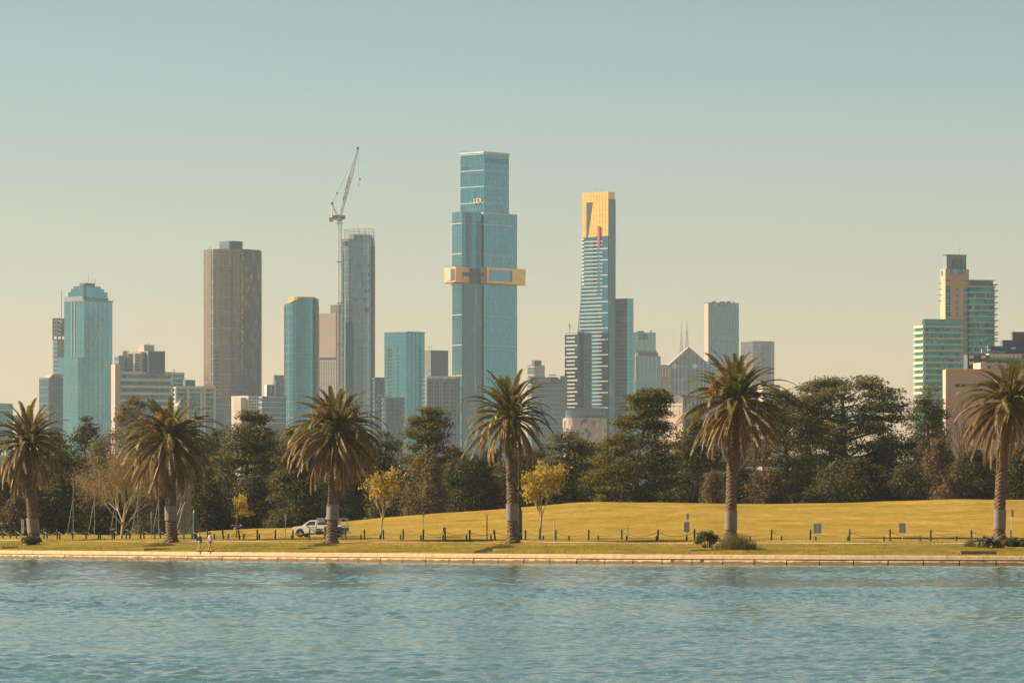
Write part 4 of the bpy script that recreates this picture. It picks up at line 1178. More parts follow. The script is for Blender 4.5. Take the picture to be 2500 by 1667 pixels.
# --- beige low rise
b = Bld('beige_lowrise', 'beige low rise with a slatted parapet between tree and fifth palm', 1690, 2600, 'building')
p = rect(1610, 1667, 1722, 2600, 40); b.body(p, 985, MT['beige']); q = rect(1640, 1664, 1710, 2606, 40); b.body(q, 964, MT['brown_clad'], 990, 'roof_storey')
b.strips(p[3], p[0], 987, 989, 9, .9, MT['cream'], 0, 1, .8, 'cornice')
for u in np.linspace(.45, 1, 14):
    x = p[3][0] + (p[0][0] - p[3][0]) * u; y = p[3][1] + (p[0][1] - p[3][1]) * u
    b.part('slat', MB().box((x, y + .3, b.z(979)), (.35, .35, 2.8)), MT['cream'])
panel(b, p[0], p[1], 0, 1, 971, 1060, MT['teal_pane'], .3, 'glazing')
for u in (0, .16, .33, .5, .68, .84, 1):
    x = p[0][0] + (p[1][0] - p[0][0]) * u; y = p[0][1] + (p[1][1] - p[0][1]) * u
    b.part('pier', MB().box((x, y - .5, (b.z(970) + 2) / 2), (.8, .8, b.z(970) - 2), R(50)), MT['grey_conc'])
b.strips(p[0], p[1], 971, 1050, 4.2, .5, MT['grey_conc'], 0, 1, 1.0)
b.windows(p[3], p[0], [.55, .8], [b.z(996), b.z(1012)], 2.4, 3.0, MT['tan_stone'], 'panel')
# --- teal balcony apartments, right
D = 2530
b = Bld('teal_apartment_tower', 'beige apartment tower with teal glass floors rising at the right', 2330, D)
p = rect(2238, 2256, 2352, D, 70); b.body(p, 795, MT['apartment_glass'], name='front_block')
b.bands(p, 796, 1000, 3.1, .85, MT['beige'], .45)
q = rect(2252, 2258, 2346, D + 2, 72); b.body(q, 779, MT['apartment_glass'], 796, 'penthouse'); b.bands(q, 779, 781, 9, .35, MT['grey_conc'], .5, 'roof_slab')
b.strips(p[3], p[0], 797, 1000, 3.1, 1.35, MT['cream'], -.02, 1.02, 1.6, 'balcony_edge')
b.strips(p[0], p[1], 788, 790, 9, 1.2, MT['teal_pane'], 0, 1, .3, 'balustrade')
tw = rect(2298, 2308, 2368, D + 14, 68); b.body(tw, 653, MT['beige'], name='wall')
t2 = rect(2304, 2311, 2361, D + 17, 68); b.body(t2, 617, MT['grey_conc'], 655, 'top_box'); b.bands(t2, 618, 620, 9, .5, MT['dark_conc'], .2, 'parapet')
panel(b, tw[0], tw[1], .22, .78, 652, 666, MT['blue_glass'], .3, 'glazing'); panel(b, t2[0], t2[1], .3, .75, 628, 655, MT['grey_glass'], .3, 'louvre')
ysw = zs(b, 704, 763, 5)
b.windows(tw[0], tw[1], [.49], ysw, 1.4, 1.7, MT['teal_pane']); b.windows(tw[0], tw[1], [.11], ysw, 2.6, 1.9, [MT['teal_pane'], MT['apartment_glass']]); b.windows(tw[0], tw[1], [.88], zs(b, 704, 850, 11), 2.8, 1.9, [MT['teal_pane'], MT['apartment_glass']])
b.strips(tw[0], tw[1], 696, 790, 3.05, .35, MT['dark_conc'], 0, .2, 1.2, 'sunshade'); b.strips(tw[0], tw[1], 682, 683, 9, .35, MT['dark_conc'], 0, .2, 1.2, 'sunshade'); b.strips(tw[0], tw[1], 682, 683, 9, .35, MT['dark_conc'], .8, 1, 1.2, 'sunshade')
b.strips(tw[3], tw[0], 687, 740, 3.05, .3, MT['dark_conc'], -.35, .2, .8, 'sunshade')
b.windows(tw[3], tw[0], [.35], [b.z(663)], 2.0, 2.6, MT['brown_clad'])
rw = rect(2362, 2366, 2430, D + 18, 75); b.body(rw, 693, MT['apartment_glass'], name='right_wing'); b.bands(rw, 695, 900, 3.1, .75, MT['beige'], .4)
q = rect(2363, 2368, 2426, D + 20, 75); b.body(q, 679, MT['grey_glass'], 695, 'penthouse'); b.bands(q, 679, 681, 9, .4, MT['pale_band'], .9, 'roof_slab')
b.strips((rw[1][0] - 1.5, rw[1][1] - .5), (rw[1][0] + 1.5, rw[1][1]), 690, 830, 3.1, .5, MT['brown_clad'], 0, 1, 2.0, 'balcony_edge')
b.strips((rw[1][0] - 4, rw[1][1] - 2), (rw[1][0] + 1.6, rw[1][1]), 813, 850, 3.4, .5, MT['grey_conc'], 0, 1, 2.4, 'balcony_edge')
b.windows(p[0], p[1], list(np.linspace(.03, .97, 17)), [b.z(805.5 + 14.7 * k) for k in range(12)], .9, 1.7, [MT['teal_pane'], MT['apartment_glass'], MT['teal_glass'], MT['dark_glass']], skip=.45)
b.windows(rw[0], rw[1], list(np.linspace(.06, .94, 10)), [b.z(702.5 + 14.7 * k) for k in range(12)], .9, 1.7, [MT['teal_pane'], MT['apartment_glass'], MT['teal_glass'], MT['dark_glass']], skip=.45)
antenna(b, 2352, 618, 594, .08, 22)
# --- dark low rise
D = 1500
b = Bld('dark_lowrise', 'dark brick low rise with golden lit balconies at the right edge', 2440, D, 'building')
p = rect(2355, 2362, 2540, D, 75); b.body(p, 866, MT['dark_conc'])
q = rect(2412, 2418, 2545, D + 5, 75); b.body(q, 843, MT['dark_conc'], 868, 'upper_storey'); b.bands(q, 845, 846, 9, .4, MT['grey_glass'], .5, 'roof_slab'); b.bands(q, 863, 864, 9, .35, MT['pale_band'], .3, 'sill_band')
q2 = rect(2469, 2472, 2540, D + 9, 75); b.body(q2, 807, MT['brown_clad'], 845, 'roof_box')
q3 = rect(2444, 2448, 2545, D + 7, 75); b.body(q3, 828, MT['dark_conc'], 845, 'roof_storey')
b.windows(p[0], p[1], [.055, .225], [b.z(871), b.z(886)], 1.55, .95, MT['lit_pane']); b.windows(p[0], p[1], [.34, .40, .455, .51, .565, .62, .68, .74], [b.z(871)], 1.1, 1.7, MT['lit_pane'])
b.strips(p[0], p[1], 875, 876, 9, .7, MT['teal_pane'], .28, 1.0, .5, 'balustrade'); b.strips(q[0], q[1], 858, 859, 9, .9, MT['teal_glass_pale'], -.08, .3, .3, 'balustrade')
b.windows(q[0], q[1], [.42, .45, .48], [b.z(848)], .5, .5, MT['white_paint']); b.part('vent_pipe', MB().beam((WX(2414, D), D + 3, b.z(858)), (WX(2414, D), D + 3, b.z(842)), .12, .12, 6), MT['white_render'])
b.part('vent_pipe', MB().beam((WX(2396, D), D - 1, b.z(862)), (WX(2396, D), D - 1, b.z(852)), .2, .2, 6), MT['cream'])
antenna(b, 2473, 807, 802, .08, 10); antenna(b, 2481, 807, 803, .08, 10)
# --- pink walled block
D = 1200
b = Bld('pink_block', 'blank pink walled block behind the far right palm and bare tree', 2400, D, 'building')
p = rect(2304, 2309, 2540, D, 80); b.body(p, 902, MT['pink_render'])
q = rect(2380, 2394, 2460, D + 3, 72); b.body(q, 884, MT['pink_render'], 905, 'raised_wall'); b.windows(q[0], q[1], [.32], [b.z(895)], .45, .7, MT['dark_void'])
b.windows(p[0], p[1], [.125, .19, .255], [b.z(941)], 1.05, .7, MT['dark_void']); b.strips(p[0], p[1], 901.5, 903, 9, .25, MT['cream'], 0, 1, .5, 'coping')
b.windows(p[0], p[1], [.125, .19, .255], [b.z(945)], 1.2, .12, MT['cream'], 'sill', .3, .12)
q = rect(2262, 2276, 2304, D + 12, 60); b.body(q, 1000, MT['cream'], name='side_block'); b.windows(q[0], q[1], [.75], [b.z(1018)], 1.6, 2.4, MT['teal_pane'])
b.windows(q[3], q[0], [.2, .4, .6, .8], [b.z(1010), b.z(1018)], .25, .7, MT['brown_clad'])
random.seed(21)

# ------------------------------------------------------------------ lake wall
wall = tag(empty('lake_wall', (0, Yw(0), 0)), 'long curved sandstone lake wall with pale coping along the shore', 'wall')
WO = (0, Yw(0), 0)
# points every few cm along the curve
cx_ = -78.0; pts = []
X = 62.0; s = 0.0
line = [(X, Yw(X), 0.0)]
while X > -85:
    X -= 0.05
    y = Yw(X); s += math.hypot(0.05, y - line[-1][1]); line.append((X, y, s))
line = np.array(line)
def on_wall(s_):
    return np.interp(s_, line[:, 2], line[:, 0]), np.interp(s_, line[:, 2], line[:, 1])
BL = 3.02
nb = int(line[-1, 2] / BL)
bm = MB()
for k in range(0, nb * 2):
    a = on_wall(k * BL / 2); c = on_wall((k + 1) * BL / 2)
    bm.face([(a[0], a[1] + .33, -1), (c[0], c[1] + .33, -1), (c[0], c[1] + .33, WALL_TOP - .04), (a[0], a[1] + .33, WALL_TOP - .04)])
bm.build('backing', MT['mortar'], wall, off=WO)
def wall_piece(s0, s1, z0, z1, front, back, batter, name, mat, bev=0.03):
    """a block along the curve, leaning back by batter, arrises rubbed"""
    a, c = on_wall(s0), on_wall(s1)
    d = Vector((c[0] - a[0], c[1] - a[1], 0)); d.normalize()
    nrm = Vector((d.y, -d.x, 0))
    if nrm.y > 0: nrm = -nrm
    prof = [(back, z0), (front, z0), (front - batter * .7, z1 - bev * 1.6), (front - batter - bev * .8, z1), (back, z1)]
    m = MB(); A, C = [], []
    for o, z in prof:
        A.append((a[0] + nrm.x * o, a[1] + nrm.y * o, z)); C.append((c[0] + nrm.x * o, c[1] + nrm.y * o, z))
    n = len(prof)
    for i in range(n):
        j = (i + 1) % n
        m.face([A[i], C[i], C[j], A[j]])
    m.face(list(reversed(A))); m.face(C)
    return m.build(name, mat, wall, off=WO)
for k in range(nb):
    s0 = k * BL
    wob = random.uniform(-.012, .012)
    wall_piece(s0 + .045, s0 + BL - .045, -.2, .40 + wob, .26 + wob, -.25, .22, 'wall_block', MT['stone'])
    wall_piece(s0 + .006 + 1.1, s0 + BL - .006 + 1.1, .455, .80 + random.uniform(-.008, .008), .13 + random.uniform(-.01, .01), -.62, .09, 'coping_stone', MT['coping'])
for px_ in (1643, 1715):
    X, Y = at_line(px_, Yw)
    MB().box((X - .02, Y - .06, .24), (.28, .16, .30), R(-30)).build('drain_opening', MT['mortar'], wall, off=WO)

# ------------------------------------------------------------------ bollards, chains, short posts
tall = [7, 40, 107, 140, 177, 210, 245, 279, 317, 352, 392, 432, 469, 507, 546, 585, 628, 672, 715, 755, 800, 844, 890, 936, 984, 1033, 1087, 1147, 1209, 1283, 1357, 1437, 1518, 1606, 1696, 1789, 1883, 1978, 2074, 2173, 2272, 2372, 2468]
short = [25, 115, 146, 240, 274, 308, 343, 378, 449, 523, 557, 595, 633, 712, 835, 881, 928, 978, 1028, 1082, 1139, 1199, 1326, 1389, 1460, 1530, 1603, 1676, 1831, 1908, 1992, 2070, 2158, 2246, 2335]
post_me = MB().lathe([(.075, -.3), (.075, .86), (.07, .93), (.045, .98)], 8).mesh('bollard', MT['green_paint'], smooth=False)
short_me = MB().lathe([(.08, -.2), (.08, .42), (.06, .46)], 8).mesh('short_post', MT['green_paint'])
tops = []
for i, px_ in enumerate(tall):
    X, Y = at_line(px_, Yf)
    z = gz(X, Y)
    o = link('bollard', post_me, None, (X, Y, z), (random.uniform(-.04, .04), random.uniform(-.05, .05), random.uniform(0, 6)))
    hh = 1.0 + random.uniform(-.04, .04)
    o.scale = (1.1, 1.1, hh)
    if px_ in (546, 585, 1209, 352): o.rotation_euler = (0, R(-7), 0)
    tag(o, 'tall dark green bollard, %s from the left in the chain fence' % ordinal(i), 'bollard', 'tall bollards of the chain fence')
    tops.append(Vector((X, Y, z + .78)))
for i, px_ in enumerate(short):
    X, Y = at_line(px_, lambda x: Yf(x) - .9)
    o = link('short_post', short_me, None, (X, Y, gz(X, Y)), (0, random.uniform(-.06, .06), 0))
    o.scale = (1, 1, (1.25 if px_ < 640 else 1.1 if px_ < 1250 else .92))
    tag(o, 'short green post beside the chain fence, %s short one from the left' % ordinal(i), 'post', 'short posts beside the chain fence')
for i in range(len(tops) - 1):
    a, c = tops[i], tops[i + 1]
    m = MB(); n = 10; prev = None; L = (c - a).length
    for k in range(n + 1):
        t = k / n; p_ = a.lerp(c, t); p_.z -= 0.085 * L * 4 * t * (1 - t) * 1.3 + .02
        if prev is not None: m.beam(prev, p_, .02, .02, 4, False)
        prev = p_
    mid = (a + c) / 2
    o = m.build('chain', MT['chain'], None, (mid.x, mid.y, 0), off=(mid.x, mid.y, 0))
    tag(o, 'sagging chain between the %s and %s tall bollards from the left' % (ordinal(i), ordinal(i + 1)), 'chain', 'chains of the fence')

# ------------------------------------------------------------------ signs and poles
def sign(px_, py0, py1, plates, label, name='sign_post', r=.035, line=None, mat='steel', cat='sign'):
    if line is None: X, Y, z = hit(px_, py0)
    else:
        X, Y = at_line(px_, line); z = gz(X, Y)
    root = tag(empty(name, (X, Y, z)), label, cat)
    h = (py0 - py1) * Y / F
    MB().beam((0, 0, -.2), (0, 0, h), r, r, 6).build('post', MT[mat], root)
    for (dx_, w_, ya, yb, m_) in plates:
        z0, z1 = (py0 - yb) * Y / F, (py0 - ya) * Y / F
        pl = MB().box((dx_ * Y / F, -.05, (z0 + z1) / 2), (w_ * Y / F, .02, z1 - z0)).build('plate', MT[m_], root)
        MB().box((dx_ * Y / F, -.065, (z0 + z1) / 2), (w_ * Y / F * .3, .008, (z1 - z0) * .96)).build('bracket', MT['steel'], pl)
    return root
FB = lambda d: (lambda x: Yf(x) + d)
sign(697, 1316, 1256, [(0, 4.2, 1256, 1269, 'white_paint')], 'thin post with a small white plate left of the parked utility truck', line=FB(1))
sign(1033, 1315, 1246, [(1, 4.5, 1246, 1258, 'sign_grey')], 'tall post with a narrow grey plate midway along the slope', line=FB(1))
sign(1085, 1316, 1285, [(0, 6.5, 1286, 1297, 'chassis')], 'short post with a dark plate on the lower slope', line=FB(.6))
sign(1189, 1316, 1255, [], 'bare thin brown post just left of the fourth palm', 'marker_post', .05, FB(1), 'bark', 'post')
sign(1353, 1316, 1271, [], 'bare thin grey post just right of the larger yellow tree', 'marker_post', .04, FB(1), 'steel', 'post')
sign(1533, 1317, 1278, [], 'bare thin grey post halfway across the mound', 'marker_post', .04, FB(1), 'steel', 'post')
sign(1678, 1322, 1255, [(1, 6, 1256, 1270, 'sign_grey'), (-1.5, 13.5, 1277, 1301, 'sign_grey')], 'post with a small plate above a larger grey plate left of the fifth palm', line=FB(-.5))
sign(1996, 1318, 1262, [(0, 19, 1276, 1300, 'sign_grey')], 'thin post with a wide square grey plate on the mound', line=FB(-.6))
sign(2204, 1318, 1275, [(-1, 16, 1275, 1299, 'sign_grey')], 'low post with a square grey plate right of the wide one', line=FB(-.6))
sign(2471, 1312, 1236, [(1, 6, 1236, 1253, 'sign_grey')], 'tall thin post with a narrow plate beside the far right palm', line=FB(-.4))
sign(369, 1312, 1246, [(0, 3.6, 1246, 1263, 'white_paint')], 'pale post with narrow plate between the bare tree and second palm', line=FB(4))
X, Y = at_line(55, FB(2)); z = gz(X, Y)
root = tag(empty('notice_box', (X, Y, z)), 'white two panel notice box beside the first palm', 'sign')
h = 45 * Y / F
MB().box((0, 0, .15), (.10, .10, .5)).build('post', MT['steel'], root)
MB().box((0, 0, h * .30 + .25), (.30, .14, h * .34)).build('lower_panel', MT['white_paint'], root); MB().box((0, 0, h * .72 + .2), (.30, .14, h * .42)).build('upper_panel', MT['white_paint'], root)
MB().box((0, -.075, h * .6 + .2), (.14, .01, .16)).box((0, -.075, h * .85 + .2), (.14, .01, .12)).build('notice', MT['sign_grey'], root)
MB().box((0, 0, h * .95 + .22), (.36, .2, .03)).build('lid', MT['steel'], root)

def light_pole(px_, ytop, label, d=1.5):
    X, Y = at_line(px_, FB(d)); z = gz(X, Y); H = WZ(ytop, Y) - z
    root = tag(empty('light_pole', (X, Y, z)), label, 'lamp post')
    MB().lathe([(.26, -.2), (.26, .1), (.235, .2), (.22, 2.6), (.17, 2.75), (.13, 2.85)], 12).build('base', MT['pole_green'], root, smooth=False)
    MB().lathe([(.13, 2.8), (.085, H - .3), (.07, H)], 10).build('shaft', MT['pole_green'], root, smooth=True)
    MB().beam((0, 0, H - .05), (.9, -.2, H + .18), .045, .04, 6).build('arm', MT['pole_green'], root)
    MB().box((1.15, -.25, H + .2), (.7, .26, .13)).build('lamp_head', MT['steel'], root)
light_pole(476, 1002, 'tall green light pole right of the second palm')
light_pole(1269, 1020, 'tall green light pole standing right behind the fourth palm trunk')

# practice net frames
for i, (px_, ytop) in enumerate(((179, 1168), (231, 1175), (284, 1180), (337, 1190), (388, 1190))):
    D = 545; X = WX(px_, D); z = gz(X, D); H = WZ(ytop, D) - z
    root = tag(empty('net_post', (X, D, z)), 'thin grey net post with a leaning stay, %s from the left behind the bare tree' % ordinal(i), 'net post', 'net posts behind the bare tree')
    MB().beam((0, 0, -.2), (0, 0, H), .045, .035, 6).build('post', MT['dull_steel'], root)
    MB().beam((0, 0, WZ(1216, D) - z), (-.75, -.3, -.1), .028, .028, 5).build('stay', MT['dull_steel'], root)
    MB().beam((-.5, 0, WZ(1262, D) - z), (.06, 0, WZ(1262, D) - z), .028, .028, 5).build('crossbar', MT['dull_steel'], root)
D = 548; X0, X1 = WX(431, D), WX(466, D); z = gz(X0, D); zt = WZ(1169, D)
root = tag(empty('mesh_screen', ((X0 + X1) / 2, D, z)), 'tall grey mesh sports screen behind the second palm trunk', 'screen')
o_ = ((X0 + X1) / 2, D, z)
for k, t in enumerate((0, .30, .46, .72, 1.0)):
    MB().beam((X0 + (X1 - X0) * t, D, z - .2), (X0 + (X1 - X0) * t, D, zt), .05, .05, 6).build('post', MT['dull_steel'], root, off=o_)
for a_, c_ in ((0, .28), (.3, .44), (.46, .70), (.72, .98)):
    n_ = 2
    for (za, zb) in ((z, WZ(1241, D)), (WZ(1240, D), zt)):
        m = MB(); w_ = (X1 - X0)
        x0_, x1_ = X0 + w_ * a_ + .03, X0 + w_ * c_ - .01
        k = 0; x = x0_
        while x < x1_:
            m.box((x, D - .03, (za + zb) / 2), (.045, .03, zb - za - .04)); x += .085
        zz = za + .1
        while zz < zb: m.box(((x0_ + x1_) / 2, D - .03, zz), (x1_ - x0_, .02, .025)); zz += .22
        o = m.build('mesh_panel', MT['wood_grey'], root, off=o_)
for (xa, ya, xb, yb) in ((434, 1288, 452, 1222), (432, 1262, 444, 1225), (440, 1250, 458, 1215)):
    MB().beam((WX(xa, D), D - .5, WZ(ya, D)), (WX(xb, D), D - .1, WZ(yb, D)), .03, .03, 4).build('brace', MT['dull_steel'], root, off=o_)

# ------------------------------------------------------------------ low concrete remnants near the palms
def slab(px0, px1, py0, py1, label, name='concrete_edging', mat='slab', n=3, tilt=0.0, cat='edging'):
    X, Y, z = hit((px0 + px1) / 2, py1)
    W = (px1 - px0) * Y / F; h = max(.14, (py1 - py0) * Y / F * .75)
    root = tag(empty(name, (X, Y, z)), label, cat)
    for k in range(n):
        w_ = W / n
        m = MB(); M = Matrix.Rotation(tilt, 3, 'Y')
        c = M @ Vector((-W / 2 + w_ * (k + .5), 0, 0))
        m.box((c.x, c.y + random.uniform(-.03, .03), c.z + h * .5 - .05 + random.uniform(-.015, .015)), (w_ - .02, .45, h), M=M)
        m.build('slab', MT[mat], root)
    if mat == 'brick_edge':
        MB().box((0, -.02, h + .0), (W + .15, .55, .08)).build('capping', MT['slab'], root)
slab(5, 44, 1331, 1337, 'low broken concrete edging left of the first palm base', n=2)
slab(352, 415, 1334, 1342, 'low concrete edging left of the second palm base', n=3)
slab(728, 790, 1334, 1339, 'long flat concrete edging before the utility truck', n=4)
slab(1157, 1203, 1336, 1348, 'tilted concrete slab sticking up left of the fourth palm', n=1, tilt=R(-14))
slab(1685, 1773, 1338, 1344, 'long thin concrete edging in front of the leafy bush', n=4)
slab(2345, 2432, 1343, 1351, 'old brick planter edge below the far right palm', n=8, mat='brick_edge')

# ------------------------------------------------------------------ palms
def frond_mesh(L, curve, droop, width, n, mat, seed, fold=0.9):
    """a pinnate leaf along +X, arching in XZ: stem plus two ranks of leaflets"""
    r = np.random.default_rng(seed)
    N = 14
    ts_ = np.linspace(0, 1, N + 1)
    ang = -(curve * ts_ ** 1.5)
    dx = np.cos(ang) * L / N; dz = np.sin(ang) * L / N
    px_ = np.concatenate([[0], np.cumsum(dx[:-1])]); pz_ = np.concatenate([[0], np.cumsum(dz[:-1])])
    V = []; rn = []
    for k in range(n):
        t = 0.10 + 0.89 * (k / (n - 1))
        x = np.interp(t, ts_, px_); z = np.interp(t, ts_, pz_); a = np.interp(t, ts_, ang)
        tx, tz = math.cos(a), math.sin(a); nx, nz = -math.sin(a), math.cos(a)
        ln = width * (math.sin(math.pi * (0.10 + 0.82 * t)) ** .6) * r.uniform(.85, 1.1)
        fw = 0.55 + 0.75 * t
        for sd in (-1, 1):
            up = fold * r.uniform(.25, .75) * (1 - .6 * t)
            d = np.array([tx * fw + nx * up, sd * 1.0, tz * fw + nz * up]); d /= np.linalg.norm(d)
            p0 = np.array([x, 0, z]); tip = p0 + d * ln; tip[2] -= droop * ln * r.uniform(.5, 1.1)
            mid = p0 + d * ln * .5; mid[2] -= droop * ln * .1
            wv = np.array([tx, 0, tz]) * (.060 * r.uniform(.8, 1.3)) 
            V.append([p0 - wv * .6, p0 + wv * .6, mid + wv, tip, mid - wv][0:1] + [p0 + wv * .6, mid + wv, tip] )
            rn.append(r.uniform(0, 1))
    V = np.array(V)
    me = quads_mesh('frond', V, mat, np.array(rn))
    # stem
    m = MB()
    for k in range(0, N, 2):
        a_, c_ = k, min(N, k + 2)
        m.beam((px_[a_], 0, pz_[a_]), (px_[c_], 0, pz_[c_]), .055 * (1 - .85 * ts_[a_]) + .008, .055 * (1 - .85 * ts_[c_]) + .008, 4, False)
    sm = m.mesh('stem', MT['rachis'])
    return me, sm
FR = {}
for i in range(3):
    FR['up', i] = frond_mesh(1.0 * 4.3, R(52 + 12 * i), .10, .50, 64, MT['frond'], 100 + i)
    FR['mid', i] = frond_mesh(1.0 * 4.6, R(80 + 12 * i), .28, .54, 64, MT['frond'], 110 + i)
    FR['low', i] = frond_mesh(1.0 * 5.0, R(68 + 12 * i), .50, .50, 60, MT['frond_old'], 120 + i, .4)
    FR['hang', i] = frond_mesh(1.0 * 5.0, R(34 + 12 * i), .5, .46, 56, MT['frond_old'], 130 + i, .3)

def palm(px0, py0, px1, pyc, ytop, ybot, hw, label, seed, bandy, kink=0.0, fruit=(), lump=True, n_fr=128, dr_=.95, skew=0.0):
    r = random.Random(seed)
    X, Y, z = hit(px0, py0)
    root = tag(empty('palm_tree', (X, Y, z)), label, 'palm tree', 'date palms along the lake')
    s = Y / F
    Hc = (py0 - pyc) * s                         # crown heart above the base
    ox = (px1 - px0) * s
    rad = 13.5 * s * (1.0)
    # trunk: rings of leaf scars
    nrg = 76; ns = 18; m = MB(); vs = []
    for k in range(nrg + 1):
        t = k / nrg
        hgt = t * Hc
        cxx = ox * t + kink * math.sin(math.pi * t)
        fl = 1 + .38 * max(0, 1 - hgt / .8) ** 2 + .10 * max(0, (t - .72) / .28)
        for i in range(ns):
            th = 2 * math.pi * i / ns
            j = (k * .5 + i) % 1.0
            rr = rad * fl * (1 + .055 * math.sin(i * 2 * math.pi * 5 / ns + (k % 2) * math.pi) + (.035 if k % 2 else -.03) + r.uniform(-.035, .035))
            if lump and hgt < .75: rr *= 1 + .16 * abs(math.sin(th * 2.5 + seed)) * (1 - hgt / .75)
            vs.append((cxx + rr * math.cos(th), rr * math.sin(th), hgt - (.25 if k == 0 else 0)))
    m.v = vs
    for k in range(nrg):
        for i in range(ns):
            j = (i + 1) % ns
            m.f.append((k * ns + i, k * ns + j, (k + 1) * ns + j, (k + 1) * ns + i))
    m.build('trunk', MT['bark_palm'], root)
    # metal collar
    za, zb = (py0 - bandy[1]) * s, (py0 - bandy[0]) * s
    pr = []
    mm = MB(); nseg = 24
    for zz in (za, zb):
        t = zz / Hc; cxx = ox * t + kink * math.sin(math.pi * t)
        for i in range(nseg):
            th = 2 * math.pi * i / nseg; mm.v.append((cxx + rad * 1.14 * math.cos(th), rad * 1.14 * math.sin(th), zz))
    for i in range(nseg): j = (i + 1) % nseg; mm.f.append((i, j, nseg + j, nseg + i))
    mm.build('trunk_collar', MT['collar'], root, smooth=True)
    # pineapple of cut stems under the crown
    hm = MB()
    for k in range(70):
        zz = Hc - r.uniform(-.3, 1.6); th = r.uniform(0, 6.28); rr = rad * 1.1
        a_ = Vector((ox + rr * math.cos(th), rr * math.sin(th), zz)); d = Vector((math.cos(th), math.sin(th), r.uniform(.4, 1.2))) * r.uniform(.25, .5)
        hm.beam(a_, a_ + d, .09, .05, 4)
    hm.build('stem_stubs', MT['bark_palm'], root)
    scl = hw * s / 4.05
    heart = Vector((ox, 0, Hc))
    n = int(n_fr)
    up_len = (pyc - ytop) * s / 4.1
    for k in range(n):
        t = (k + .5) / n
        az = k * 2.39996 + r.uniform(-.25, .25)
        el = 82 - 148 * t ** dr_ + r.uniform(-9, 9)
        if el > 38: kind = 'up'
        elif el > -2: kind = 'mid'
        elif el > -32: kind = 'low'
        else: kind = 'hang'
        f_, st_ = FR[kind, r.randrange(3)]
        sc = scl * r.uniform(.80, 1.12) * (1 + skew * math.cos(az))
        if kind == 'up': sc = up_len * r.uniform(.86, 1.06) * (1.0 if el > 60 else .98)
        rot = Matrix.Rotation(az, 4, 'Z') @ Matrix.Rotation(-R(el + (12 if kind in ('mid', 'low') else 6)), 4, 'Y') @ Matrix.Rotation(r.uniform(-.5, .5), 4, 'X')
        o = link('frond', f_, root)
        base = heart + Vector((math.cos(az) * rad * .75, math.sin(az) * rad * .75, -.1 - t * .9))
        o.matrix_local = Matrix.Translation(base) @ rot @ Matrix.Scale(sc, 4)
        link('stem', st_, o)
    for (fx, fy) in fruit:
        V = []; rn = []
        c = Vector(((fx - px0) * s, -.9, (py0 - fy) * s))
        for q in range(150):
            d = Vector((r.gauss(0, 1), r.gauss(0, 1), r.gauss(0, 1))).normalized() * (r.random() ** .5) * .55
            d.z *= 1.7
            p_ = c + d; a_ = Vector((r.uniform(-1, 1), r.uniform(-1, 1), r.uniform(-.5, .5))).normalized() * .07; b_ = Vector((r.uniform(-.3, .3), r.uniform(-.3, .3), -1)).normalized() * .16
            V.append([p_ - a_, p_ + b_, p_ + a_, p_ - b_]); rn.append(r.random())
        link('fruit_cluster', quads_mesh('fruit_cluster', np.array([[tuple(v) for v in q] for q in V]), MT['fruit'], np.array(rn)), root)
        hs = (heart - c) * .9
        MB().beam(c, heart + Vector((0, -.3, -.3)), .03, .05, 4).build('fruit_stalk', MT['rachis'], root)
    return root

palm(84, 1323, 70, 1066, 967, 1180, 103, 'leftmost palm, leaning slightly left with bushes at its foot', 1, (1265, 1301), -.1, (), n_fr=112, dr_=.92, skew=-.05)
palm(418, 1323, 415, 1058, 957, 1180, 112, 'second palm from the left, in front of the bare tree', 2, (1235, 1270), 0, ((393, 1021), (381, 1037)), n_fr=135, dr_=.88, skew=.03)
palm(809, 1326, 822, 1040, 930, 1178, 118, 'third palm from the left, its trunk hiding the utility truck', 3, (1231, 1268), 0, ((776, 1011), (795, 1003), (868, 1008)), n_fr=142, dr_=.90, skew=-.02)
palm(1252, 1325, 1244, 1003, 893, 1138, 100, 'fourth palm from the left, below the tallest tower', 4, (1230, 1271), 0.05, (), n_fr=112, dr_=1.0, skew=-.06)
palm(1784, 1315, 1797, 965, 840, 1140, 122, 'fifth palm from the left, with orange fruit and a leafy bush below', 5, (1247, 1293), -.1, ((1768, 913), (1745, 940), (1738, 962)), n_fr=124, dr_=.98, skew=.02)
palm(2440, 1316, 2466, 965, 862, 1110, 122, 'rightmost palm, trunk leaning right behind a flowering bush', 6, (1243, 1291), -.25, (), n_fr=118, dr_=.84, skew=.0)

# ------------------------------------------------------------------ trees
def leaves(C, RAD, per, size, flat_=0.5, aspect=2.0, r=None, shell=0.6, up=0.4):
    """leaf faces spread through ellipsoids: C (m,3), RAD (m,3)"""
    r = r or rng
    m = len(C); N = m * per
    d = r.normal(size=(N, 3)); d /= np.linalg.norm(d, axis=1)[:, None]
    rad = shell + (1 - shell) * r.random(N); rad *= np.where(r.random(N) < .2, r.random(N) ** .5, 1)
    c = np.repeat(C, per, 0) + d * rad[:, None] * np.repeat(RAD, per, 0)
    nrm = d * (1 - flat_) + r.normal(size=(N, 3)) * .45; nrm[:, 2] += flat_ + up * .3
    nrm /= np.linalg.norm(nrm, axis=1)[:, None]
    t = d + r.normal(size=(N, 3)) * .7; t -= nrm * (t * nrm).sum(1)[:, None]; t /= np.linalg.norm(t, axis=1)[:, None] + 1e-9
    b_ = np.cross(nrm, t)
    L = size * r.uniform(.6, 1.35, N)[:, None]; W = L / aspect
    V = np.stack([c - t * L * .5, c + b_ * W * .5, c + t * L * .6, c - b_ * W * .5], 1)
    return V, r.random(N)

